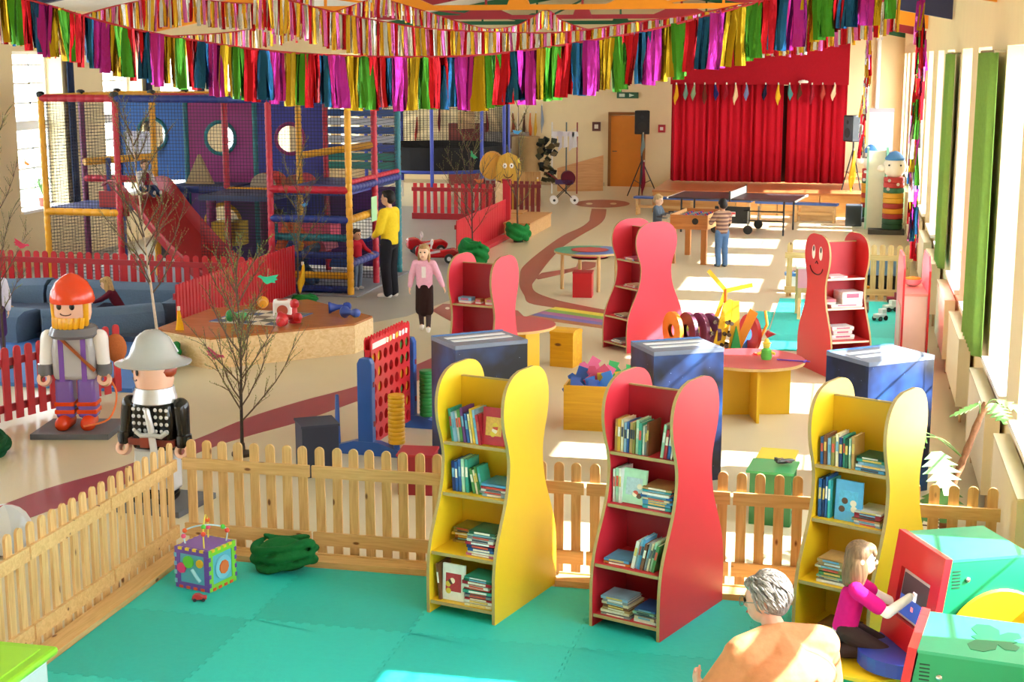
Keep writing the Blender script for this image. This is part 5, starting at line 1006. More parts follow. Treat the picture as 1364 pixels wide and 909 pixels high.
def side_drape(label, x, y0, y1, z0, z1, c, group, seed=1, sway=0.):
    t = thing('curtain', label, 'curtain', (x, (y0 + y1) / 2, z1), 0, group); n = int((y1 - y0) / .02); vs = []
    for k in range(9):
        q = k / 8
        for i in range(n + 1): vs.append((.035 * math.sin(i * .62 + seed) * (1 + .3 * q), (y0 - y1) / 2 + (y1 - y0) * i / n + sway * math.sin(q * PI), -(z1 - z0) * q))
    MB().add(vs, [(k * (n + 1) + i, k * (n + 1) + i + 1, (k + 1) * (n + 1) + i + 1, (k + 1) * (n + 1) + i) for k in range(8) for i in range(n)]).build('fabric', cloth(c, 30, .1), t, True).modifiers.new('s', 'SOLIDIFY').thickness = .004
    MB().tube([(0, (y0 - y1) / 2 - .05, .01), (0, (y1 - y0) / 2 + .05, .01)], .014).build('rod', plain('8a7a5a', .4), t, True)
    for y in (y0 - y1, y1 - y0): MB().box((.05 if x > 0 else -.05, y / 2, .01), (.105, .02, .02)).build('bracket', plain('8a7a5a', .4), t)
side_drape('wide green drape hanging between windows beside the monstera', 1.2, 14.02, 15.42, .98, 3.74, '7aa048', 'green window drapes', 1); side_drape('narrow green drape hanging at the wall beyond the wide one', 1.2, 20.0, 20.95, .98, 3.74, '7aa048', 'green window drapes', 2)
for i, yc in enumerate((25.95, 29.1 + .0, 31.65)): side_drape(['dark blue drape beside the window above the climbing frame corner', 'dark blue drape beside the second window behind the climber', 'dark blue drape beside the third window behind the climber'][i], -14.2, (24.55 + .86, 27.75 + .86, 30.25 + .86)[i], (24.55 + 1.12, 27.75 + 1.12, 30.25 + 1.12)[i], .95, 3.9, ['2a3550', '242a3c', '2a3048'][i], 'dark blue window drapes', 3 + i)
fence('pine picket fence in front of the blue crates by the stage side', (-.05, 23.45), (.98, 23.45), .86, .125, .085, pine, pine_h, ((.66, .09), (.12, .1)), 'round', group='pine play pen fence')
fence('short pine picket fence behind the smiling bookcase', (-.95, 23.45), (-.5, 23.45), .86, .2, .085, pine, pine_h, ((.66, .09), (.12, .1)), 'round', group='pine play pen fence')
t = thing('crate_stack', 'stack of blue and black crates behind the play pen fence', 'crates', (.5, 24.0, 0)); MB().box((0, 0, .16), (.85, .4, .32)).build('crate', plain('2a2c34', .6), t, bevel=.02); MB().box((0, 0, .46), (.85, .42, .26)).build('crate', plain('7aa4d8', .5), t, bevel=.02)
t = thing('play_kitchen', 'pink and white toy kitchen unit with red edges by the radiators', 'toy kitchen', (.8, 18.6, 0), .04); pk = plain('e88a98', .4); 
MB().box((0, 0, .45), (.27, .9, .9)).build('cabinet', plain('ecd4d0', .4), t); MB().box((0, 0, .91), (.3, .94, .03)).build('worktop', plain('e0a098', .4), t)
for x in (-.145, .15):
    MB().prism([(-.48, 0), (.48, 0), (.48, 1.2), (.3, 1.36), (-.3, 1.36), (-.48, 1.2)], x - .012, x + .012, 'yz', 0, None, 1).build('side_panel', [pk, plain('c82a34', .4)], t)
MB().box((-.16, -.1, .45), (.012, .5, .6)).build('door', plain('d8c8b8', .5), t)
t = thing('toy_bowl', 'white toy bowl with yellow fruit on the toy kitchen', 'toy', (.8, 18.75, .928)); MB().lathe([(.04, 0), (.09, .03), (.11, .09), (.1, .09), (.03, .02)], 18).build('bowl', plain('dcd0d0', .4), t, True)
for a in range(4): MB().ell((.05 * math.cos(a * 1.6), .05 * math.sin(a * 1.6), .09), (.05, .025, .025)).build('fruit', plain('e8a82a', .5), t, True)
for (x, y), c_, lab in (((1185, 415), 'd8d4cc', 'white toy truck on the far turquoise mat'), ((1172, 427), 'c8ccd0', 'grey toy plane on the far turquoise mat'), ((1190, 404), 'a02a3a', 'dark red toy tractor on the far mat'), ((1150, 395), 'e0941e', 'orange toy excavator by the play pen fence'), ((1148, 417), '8a5a4a', 'brown toy trailer on the far turquoise mat')):
    p = gp(x, y, .015); t = thing('toy_vehicle', lab, 'toy', p, (x % 7) * .3, 'toy vehicles on the far mat'); MB().box((0, 0, .07), (.2, .1, .06)).build('chassis', plain(c_, .4), t, bevel=.01); MB().box((.05, 0, .13), (.09, .09, .07)).build('cab', plain(c_, .4), t, bevel=.01)
    for a in (-.06, .06):
        for b_ in (-.055, .055): MB().lathe([(.035, -.012), (.035, .012)], 10, (a, b_, .035), 0, Matrix.Rotation(PI / 2, 4, 'X')).build('wheel', plain('2a2a2c', .6), t)
t = thing('toy_tub', 'clear plastic tub of toys with blue rim behind the smiling bookcase', 'tub', gp(1058, 388)); MB().lathe([(.13, 0), (.16, .28), (.165, .3), (.155, .3)], 20).build('tub', plain('c8d4dc', .3), t, True); MB().lathe([(.166, .26), (.168, .3), (.16, .31)], 20, cap=False).build('rim', plain('3a78c0', .4), t, True)
for a in range(5): MB().ell((.06 * math.cos(a * 1.3), .06 * math.sin(a * 1.3), .28), .045).build('toy_block', plain(['d8c050', '5aa04a', 'c84a3a', '4a8ac8', 'e8e0d0'][a], .5), t, True)
t = thing('pink_play_table', 'white topped play table with pink skirt behind the smiling bookcase', 'table', (-.25, 21.6, .0145), .1); MB().box((0, 0, .75), (.95, .6, .03)).build('tabletop', plain('eeeae4', .4), t); MB().box((0, -.28, .6), (.9, .02, .28)).build('apron', plain('e8a0b0', .4), t)
for x in (-.42, .42):
    for y in (-.25, .25): MB().box((x, y, .37), (.05, .05, .73)).build('leg', pine, t)
t = thing('bead_maze', 'bead maze toy on the white topped play table', 'toy', (-.3, 21.6, .781)); MB().box((0, 0, .01), (.3, .16, .02)).build('base', pine_h, t)
for i in range(3):
    P = smoothpts([(-.12 + .03 * i, -.05 + .05 * i, .02), (-.1, -.04 + .05 * i, .2), (0, -.03 + .04 * i, .12), (.1, -.05 + .05 * i, .24), (.12, -.05 + .05 * i, .02)], 4); w_ = MB().tube(P, .005, 5).build('wire', plain(['c86a7a', '7a9ac8', 'c8b06a'][i], .4), t, True); MB().ell(P[7], .022, 0, 8, 6).build('bead', plain('8a2a4a', .4), w_, True); MB().ell(P[10], .022, 0, 8, 6).build('bead', plain('4a2a6a', .4), w_, True)
# ================================================================ people: each body one continuous skin, clothing and hair as its children
def blob(name, mb, mat, parent, voxel, smooth=4): return bake(mb.build(name, mat, parent), voxel, smooth)
V = Vector
def hairmat(c):
    k = ('hair', c)
    if k in MATS: return MATS[k]
    m, n, l, b = _base('hair_' + c); MATS[k] = m; b.inputs['Roughness'].default_value = .55; b.inputs['Specular IOR Level'].default_value = .3
    tc = n.new('ShaderNodeTexCoord'); mp = n.new('ShaderNodeMapping'); mp.inputs['Scale'].default_value = (90, 90, 7); no = n.new('ShaderNodeTexNoise'); no.inputs['Scale'].default_value = 1.; no.inputs['Detail'].default_value = 3
    l.new(tc.outputs['Object'], mp.inputs[0]); l.new(mp.outputs[0], no.inputs['Vector']); cr = n.new('ShaderNodeValToRGB'); cr.color_ramp.elements[0].position = .3; cr.color_ramp.elements[1].position = .7
    q = lin(c); cr.color_ramp.elements[0].color = tuple(x * .55 for x in q[:3]) + (1,); cr.color_ramp.elements[1].color = tuple(min(1, x * 1.35) for x in q[:3]) + (1,); l.new(no.outputs['Fac'], cr.inputs[0]); l.new(cr.outputs[0], b.inputs['Base Color'])
    bp = n.new('ShaderNodeBump'); bp.inputs['Strength'].default_value = .3; bp.inputs['Distance'].default_value = .01; l.new(no.outputs['Fac'], bp.inputs['Height']); l.new(bp.outputs[0], b.inputs['Normal']); return m
def hand(b, wr, d, pal, H, curl=.5, up=None):
    """palm and five bent fingers; d: direction of the hand, pal: palm normal"""
    d = V(d).normalized(); pal = V(pal); pal = (pal - d * pal.dot(d)).normalized(); s = d.cross(pal); k = H / 1.7
    R = Matrix((s, pal, d)).transposed().to_4x4()
    b.ell(V(wr) + d * .05 * k, (.042 * k, .017 * k, .055 * k), 0, 10, 6, R)
    for i, (o, L) in enumerate(((-.03, .062), (-.01, .074), (.01, .07), (.03, .054))):
        a = V(wr) + d * .088 * k + s * o * k; m_ = a + (d * math.cos(curl * .5) + pal * math.sin(curl * .5)) * L * .55 * k; e = m_ + (d * math.cos(curl * 1.4) + pal * math.sin(curl * 1.4)) * L * .5 * k
        b.cap(a, m_, .0095 * k, .0088 * k, 0, 8); b.cap(m_, e, .0088 * k, .0078 * k, 0, 8)
    a = V(wr) + d * .03 * k - s * .034 * k; m_ = a + (d * .6 - s * .6 + pal * .3).normalized() * .04 * k; b.cap(a, m_, .012 * k, .01 * k, 0, 8); b.cap(m_, m_ + (d * .9 + pal * .4).normalized() * .03 * k, .01 * k, .008 * k, 0, 8)
STAND = dict(pel=(0, 0, .53), che=(0, 0, .73), nec=(0, .005, .825), hea=(0, -.012, .925), shL=(.1, 0, .795), shR=(-.1, 0, .795), elL=(.135, .01, .63), elR=(-.135, .01, .63), wrL=(.14, -.03, .49), wrR=(-.14, -.03, .49), hiL=(.05, 0, .52), hiR=(-.05, 0, .52), knL=(.055, -.015, .285), knR=(-.055, -.015, .285), anL=(.055, .01, .04), anR=(-.055, .01, .04), toL=(.06, -.08, .018), toR=(-.06, -.08, .018))
def person(label, loc, rz, H, J=None, top=('d0b020', 'long'), bottom=('trousers', '22222a'), shoe='e8e4e0', hair=('1a1614', 'short'), skin='e0b090', vox=.012, yaw=0., nod=0., hs=1., fat=1., extra=None, hands=(None, None), cat='person', curl=.5, group=None, sm=4):
    t = thing('person', label, cat, loc, rz, group); Q = dict(STAND); Q.update(J or {}); g = {k: V(v) * H for k, v in Q.items()}
    skm = plain(skin, .55, var=.05, scale=12); h = H * hs
    HM = Matrix.Translation(g['hea']) @ Matrix.Rotation(yaw, 4, 'Z') @ Matrix.Rotation(nod, 4, 'X')
    b = MB()
    def he(c, r, X=None): b.ell((0, 0, 0), [q * h for q in r], 0, 16, 10, HM @ Matrix.Translation(V(c) * h))
    he((0, 0, .005), (.05, .06, .066)); he((0, -.018, -.035), (.038, .042, .036)); he((0, -.062, -.01), (.009, .013, .014)); he((0, -.056, -.034), (.018, .008, .007))
    for s in (-1, 1): he((s * .05, .006, -.008), (.008, .014, .02))
    b.cap(g['nec'], g['hea'] - V((0, 0, .03 * h)), .029 * H * fat ** .5, .028 * H, 0)
    b.etube(g['pel'], g['che'], (.075 * H * fat, .054 * H * fat), (.08 * H * fat, .054 * H * fat)); b.ell(g['che'], (.084 * H * fat, .056 * H * fat, .07 * H), 0); b.cap(g['che'], g['nec'], .05 * H, .028 * H)
    for s in 'LR':
        b.cap(g['sh' + s], g['el' + s], .03 * H * fat ** .5, .024 * H, 0); b.cap(g['el' + s], g['wr' + s], .024 * H, .016 * H, 0); b.cap(g['nec'], g['sh' + s], .026 * H, .028 * H)
        dh = g['wr' + s] - g['el' + s]; hd = hands[0 if s == 'L' else 1]
        hand(b, g['wr' + s], hd[0] if hd else dh, hd[1] if hd else V((-1 if s == 'L' else 1, 0, 0)) + V((0, -.2, 0)), H, curl)
        b.cap(g['hi' + s], g['kn' + s], .05 * H * fat ** .5, .035 * H, 0); b.cap(g['kn' + s], g['an' + s], .035 * H, .023 * H, 0); b.cap(g['an' + s], g['to' + s], .024 * H, .017 * H, 0)
    blob('body', b, skm, t, vox, 3)
    # top
    tm = cloth(top[0], 30, .15) if not callable(top[0]) else top[0](); b = MB(); e = .011 * H
    def torso(b, e, low=True):
        b.ell(g['che'], (.092 * H * fat + e, .062 * H * fat + e, .08 * H), 0, 16, 10); dn = (g['pel'] - g['che']).normalized(); b.etube(g['pel'] + dn * .03 * H, g['che'], (.084 * H * fat + e, .064 * H * fat + e), (.088 * H * fat + e, .062 * H * fat + e)); b.cap(g['che'], g['nec'] - V((0, 0, .012 * H)), .055 * H * fat + e, .03 * H * fat + e * .6)
        for s in 'LR': b.cap(g['nec'] - V((0, 0, .02 * H)), g['sh' + s], .03 * H * fat + e, .033 * H * fat + e)
    torso(b, e)
    for s in 'LR':
        if top[1] == 'long': b.cap(g['sh' + s], g['el' + s], .033 * H * fat ** .5 + e, .028 * H + e); b.cap(g['el' + s], g['wr' + s].lerp(g['el' + s], .06), .028 * H + e, .02 * H + e * .8)
        elif top[1] == 'short': b.cap(g['sh' + s], g['sh' + s].lerp(g['el' + s], .72 if fat < 1.2 else .95), .036 * H * fat ** .5 + e, .034 * H * fat ** .5 + e * 1.3)
    blob('shirt', b, tm, t, vox, sm)
    # bottom
    b = MB(); kind = bottom[0]; bm_ = cloth(bottom[1], 30, .15); e = .01 * H
    b.ell(g['pel'] - V((0, 0, .012 * H)), (.08 * H * fat + e, .066 * H * fat + e, .066 * H + e), 0, 14, 8)
    if kind == 'trousers':
        for s in 'LR': b.cap(g['hi' + s], g['kn' + s], .052 * H * fat ** .5 + e, .04 * H + e); b.cap(g['kn' + s], g['an' + s] + V((0, 0, .004 * H)), .04 * H + e, .032 * H + e)
        blob('trousers', b, bm_, t, vox, 4)
    else:
        lo = (g['knL'] + g['knR']) / 2 - V((0, 0, .04 * H)); b.cap(g['pel'], lo, .08 * H, .075 * H, 0, 16)
        for s in 'LR': b.cap(g['hi' + s], g['kn' + s] - V((0, 0, .04 * H)), .055 * H, .06 * H)
        blob('skirt', b, bm_, t, vox, 4); b = MB()
        for s in 'LR': b.cap(g['kn' + s], g['an' + s], .038 * H, .028 * H)
        blob('tights', b, cloth(bottom[2], 60, .2), t, vox, 2)
    if shoe:
        for s in 'LR':
            b = MB(); b.cap(g['an' + s] - V((0, 0, .012 * H)), g['to' + s], .03 * H, .024 * H); b.ell(g['an' + s] + V((0, .008 * H, -.015 * H)), (.028 * H, .034 * H, .026 * H)); blob('shoe', b, plain(shoe, .5), t, vox * .8, 2)
    # hair
    if hair:
        b = MB(); hm = hairmat(hair[0])
        def hh(c, r): b.ell((0, 0, 0), [q * h for q in r], 0, 16, 10, HM @ Matrix.Translation(V(c) * h))
        hh((0, .012, .022), (.055, .06, .058)); hh((0, .03, -.005), (.052, .042, .05)); hh((0, -.022, .05), (.04, .036, .022))
        if hair[1] == 'bob':
            for s in (-1, 1): hh((s * .045, .012, -.055), (.016, .042, .075))
            hh((0, .044, -.055), (.05, .026, .078)); hh((0, -.048, .034), (.036, .014, .02))
        if hair[1] == 'long':
            for s in (-1, 1): hh((s * .046, .0, -.045), (.014, .025, .06))
            hh((0, .046, -.05), (.04, .02, .07))
        blob('hair', b, hm, t, max(vox * .7, .006), 5)
    # face
    for s in (-1, 1): MB().ell((0, 0, 0), (.0075 * h, .004 * h, .0075 * h), 0, 8, 6, HM @ Matrix.Translation(V((s * .02, -.0575, .006)) * h)).build('eye', plain('2a201c', .3), t, True)
    MB().ell((0, 0, 0), (.015 * h, .004 * h, .004 * h), 0, 8, 6, HM @ Matrix.Translation(V((0, -.0625, -.034)) * h)).build('mouth', plain('b05a52', .5), t, True)
    if extra: extra(t, g, HM, h, H)
    return t
R = math.radians
# woman watching the climbing frame
person('woman in a yellow top and black trousers standing by the climbing frame', gp(520, 396), R(-105), 1.68, dict(elR=(-.14, -.02, .62), wrR=(-.12, -.1, .53), elL=(.13, -.03, .63), wrL=(.08, -.11, .58)), ('e2c22a', 'long'), ('trousers', '1c1c22'), 'e4e0dc', ('15110f', 'short'), 'd8a888', yaw=.1)
def cardigan(t, g, HM, h, H):
    MB().box(g['che'] + V((0, -.086 * H, -.03 * H)), (.05 * H, .012 * H, .13 * H)).build('white_top', cloth('ece4e0'), t)
person('small girl in a pink cardigan and dark skirt walking across the hall', gp(566, 440), R(12), 1.17, dict(anL=(.045, -.06, .04), toL=(.05, -.15, .018), knL=(.05, -.05, .28), anR=(-.04, .08, .05), toR=(-.04, .0, .02), knR=(-.05, .0, .28), elL=(.16, .0, .66), wrL=(.22, -.03, .53), elR=(-.15, .02, .65), wrR=(-.17, .0, .52)), ('e0a8bc', 'long'), ('skirt', '2c1a18', '4a3a3c'), 'ece8e4', ('b08a5a', 'long'), 'e6bc9c', hs=1.28, yaw=-.15, extra=cardigan, vox=.01)
person('small boy in a red pullover and grey jeans holding the climbing frame', (-7.68, 22.55, .03), R(60), .95, dict(elL=(.15, -.05, .68), wrL=(.2, -.12, .62), elR=(-.14, -.02, .66), wrR=(-.2, -.08, .58), anR=(-.08, -.02, .04), toR=(-.09, -.11, .02)), ('b01c2c', 'long'), ('trousers', '5a6474'), 'c8c4c0', ('3a2a20', 'short'), 'd8a484', hs=1.35, vox=.01)
person('fair haired boy in a grey-blue shirt behind the football table', (-3.55, 28.1, 0), R(75), 1.12, dict(elL=(.14, -.06, .66), wrL=(.08, -.22, .66), elR=(-.14, -.06, .66), wrR=(-.08, -.22, .66)), ('56606e', 'long'), ('trousers', '4a5668'), 'b0b0b0', ('b89c70', 'short'), 'dcb090', hs=1.28, nod=.2)
_st = MATS
def striped():
    m, n, l, b = _base('striped_knit'); tc = n.new('ShaderNodeTexCoord'); wv = n.new('ShaderNodeTexWave'); wv.bands_direction = 'Z'; wv.inputs['Scale'].default_value = 4.6; wv.inputs['Distortion'].default_value = .3
    cr = n.new('ShaderNodeValToRGB'); cr.color_ramp.elements[0].position = .45; cr.color_ramp.elements[1].position = .55; cr.color_ramp.elements[0].color = lin('6a4a46'); cr.color_ramp.elements[1].color = lin('a8846c'); l.new(tc.outputs['Object'], wv.inputs[0]); l.new(wv.outputs['Fac'], cr.inputs[0]); l.new(cr.outputs[0], b.inputs['Base Color']); b.inputs['Roughness'].default_value = .9; return m
person('dark haired boy in a brown striped pullover and jeans at the football table', (-2.2, 26.64, 0), R(-150), 1.2, dict(elL=(.16, -.05, .66), wrL=(.1, -.2, .66), elR=(-.15, -.08, .66), wrR=(-.06, -.2, .68)), (striped, 'long'), ('trousers', '55739c'), '4a5460', ('1c1614', 'short'), 'b88868', hs=1.25, nod=.2)
person('adult in an orange top bending forward inside the climbing frame', (-8.75, 22.75, .03), R(-80), 1.6, dict(pel=(0, .18, .42), che=(0, -.02, .6), nec=(0, -.12, .66), hea=(0, -.2, .7), shL=(.1, -.08, .64), shR=(-.1, -.08, .64), elL=(.14, -.14, .48), elR=(-.14, -.14, .48), wrL=(.12, -.2, .34), wrR=(-.12, -.2, .34), hiL=(.05, .19, .4), hiR=(-.05, .19, .4), knL=(.06, -.02, .24), knR=(-.06, .0, .24), anL=(.06, .14, .04), anR=(-.06, .16, .04), toL=(.06, .05, .018), toR=(-.06, .07, .018)), ('c8603c', 'long'), ('trousers', '39506a'), '3a3a40', ('2a1c16', 'short'), 'c89878', nod=.3)
SIT = dict(pel=(0, .02, .1), che=(0, .0, .3), nec=(0, -.01, .395), hea=(0, -.03, .5), shL=(.1, -.01, .36), shR=(-.1, -.01, .36), elL=(.14, -.08, .22), elR=(-.14, -.08, .22), wrL=(.12, -.2, .14), wrR=(-.12, -.2, .14), hiL=(.05, 0, .09), hiR=(-.05, 0, .09), knL=(.06, -.22, .12), knR=(-.06, -.22, .12), anL=(.06, -.42, .0), anR=(-.06, -.42, .0), toL=(.06, -.45, .06), toR=(-.06, -.45, .06))
person('child in a red vest and white sleeves sitting at the top of the slide', (-11.42, 22.75, 1.47), R(55), .95, SIT, ('d8d4dc', 'long'), ('trousers', '3a4668'), 'c8c4c8', ('6a4a34', 'short'), 'dcb090', hs=1.3, extra=lambda t, g, HM, h, H: blob('vest', MB().ell(g['che'], (.112 * H, .085 * H, .1 * H)).cap(g['pel'], g['che'], .09 * H, .09 * H), cloth('8a1c34'), t, .012))
person('fair haired child in a maroon top playing in the soft pit', ay(158, 400, 18.75) * 1 + V((0, 0, -.2)), R(-75), .95, {**SIT, 'che': (0, -.08, .28), 'nec': (0, -.13, .36), 'hea': (0, -.17, .46), 'shL': (.1, -.1, .33), 'shR': (-.1, -.1, .33), 'elL': (.13, -.22, .24), 'wrL': (.1, -.34, .2), 'elR': (-.13, -.2, .24), 'wrR': (-.1, -.32, .2)}, ('5a1628', 'long'), ('trousers', '2a2a3a'), None, ('b08c58', 'bob'), 'dcb090', hs=1.3, nod=.25)
person('child in a white and purple dress standing beside the soft pit', (-10.3, 16.35, .05), R(20), 1.15, {}, ('d8d4e0', 'long'), ('skirt', '4a2a5a', '5a4a6a'), 'c8c8d0', ('5a4030', 'long'), 'dcb090', hs=1.28)
# girl kneeling at the terminal: pink tee over a white long-sleeved shirt
KN = dict(pel=(0, .05, .19), che=(0, .015, .37), nec=(0, .005, .485), hea=(0, -.025, .615), shL=(.11, .01, .45), shR=(-.11, .01, .45), elL=(.13, -.15, .34), wrL=(.1, -.27, .3), elR=(-.15, -.17, .33), wrR=(-.08, -.32, .42), hiL=(.06, .05, .17), hiR=(-.06, .05, .17), knL=(.08, -.17, .06), knR=(-.08, -.17, .06), anL=(.05, .15, .045), anR=(-.06, .17, .045), toL=(.04, .25, .03), toR=(-.05, .27, .03))
def girl_x(t, g, HM, h, H):
    b = MB()
    for s in 'LR': b.cap(g['sh' + s], g['el' + s], .036 * H, .033 * H); b.cap(g['el' + s], g['wr' + s].lerp(g['el' + s], .08), .033 * H, .026 * H)
    blob('white_sleeves', b, cloth('f2f2f8', 30, .05), t, .006, 3)
    dn = (g['pel'] - g['che']).normalized(); MB().etube(g['pel'] + dn * .05 * H, g['pel'], (.088 * H, .07 * H), (.088 * H, .07 * H)).build('white_hem', cloth('e0dce0'), t, True)
    for s in 'LR':
        b = MB(); b.cap(g['an' + s], g['to' + s], .03 * H, .022 * H); blob('sock', b, cloth('d88a9c' if s == 'R' else 'c8708a', 60, .2), t, .006, 2)
person('little girl in a pink shirt kneeling on the yellow stool touching the screen', (.12, 8.03, .4 + MZ + .012), R(97), .92, KN, ('d0187e', 'short'), ('trousers', '3a2c2c'), None, ('7a6046', 'bob'), 'e4b896', hs=1.42, vox=.006, nod=.12, yaw=.05, extra=girl_x, hands=(None, (V((.15, -.9, .2)), V((.3, 0, -1)))), curl=.7)
# man sitting on the mat, seen from behind
MN = dict(pel=(0, .13, .15), che=(0, .05, .35), nec=(0, -.03, .45), hea=(0, -.1, .53), shL=(.125, .0, .41), shR=(-.125, .0, .41), elL=(.2, -.03, .28), wrL=(.19, -.13, .28), elR=(-.19, -.07, .26), wrR=(-.1, -.2, .24), hiL=(.06, .12, .13), hiR=(-.06, .12, .13), knL=(.1, -.14, .05), knR=(-.1, -.14, .05), anL=(.06, .1, .035), anR=(-.06, .1, .035), toL=(.05, .19, .03), toR=(-.05, .19, .03))
def man_x(t, g, HM, h, H):
    gm = plain('6a7a70', .3, .3)
    for s in (-1, 1):
        MB().tube([HM @ (V((s * .024 + .019 * math.cos(a), -.066, .004 + .015 * math.sin(a))) * h) for a in [i * PI / 8 for i in range(17)]], .0022, 6).build('glasses_rim', gm, t, True); MB().tube([HM @ (V((s * .043, -.064, .006)) * h), HM @ (V((s * .055, .0, .004)) * h)], .0022, 6).build('glasses_temple', gm, t, True)
    MB().tube([HM @ (V((-.006, -.067, .006)) * h), HM @ (V((.006, -.067, .006)) * h)], .0022, 6).build('glasses_bridge', gm, t)
    rg = random.Random(2); b = MB()
    for i in range(260):
        a = rg.uniform(0, 2 * PI); e = rg.uniform(-.45, 1.45); d = V((math.cos(e) * math.cos(a), math.cos(e) * math.sin(a), math.sin(e)))
        if d.y < -.45 and d.z < .55: continue
        p = V((d.x * .056, .012 + d.y * .062, .018 + d.z * .061)) * h; fl = V((rg.uniform(-.3, .3), .5 + rg.uniform(-.2, .2), -.9 + d.z * .7)); fl = (fl - d * fl.dot(d)).normalized()
        q = p + fl * .02 * h + d * .004 * h; r_ = p + fl * .036 * h - d * .001 * h; b.tube([HM @ p, HM @ q, HM @ r_], [.004 * h, .0042 * h, .0008 * h], 5)
    b.build('hair_strands', plain('8a8580', .6, var=.3, scale=50), t, True)['kind'] = 'stuff'
person('grey haired man with glasses in a peach shirt sitting on the mat', (-.24, 7.2, MZ + .022), R(-148), 1.76, MN, ('c58258', 'short'), ('trousers', '6a6258'), '5a4a40', ('7a7672', 'short'), 'd49a80', vox=.009, fat=1.45, sm=7, nod=.22, yaw=.72, extra=man_x, curl=.9)
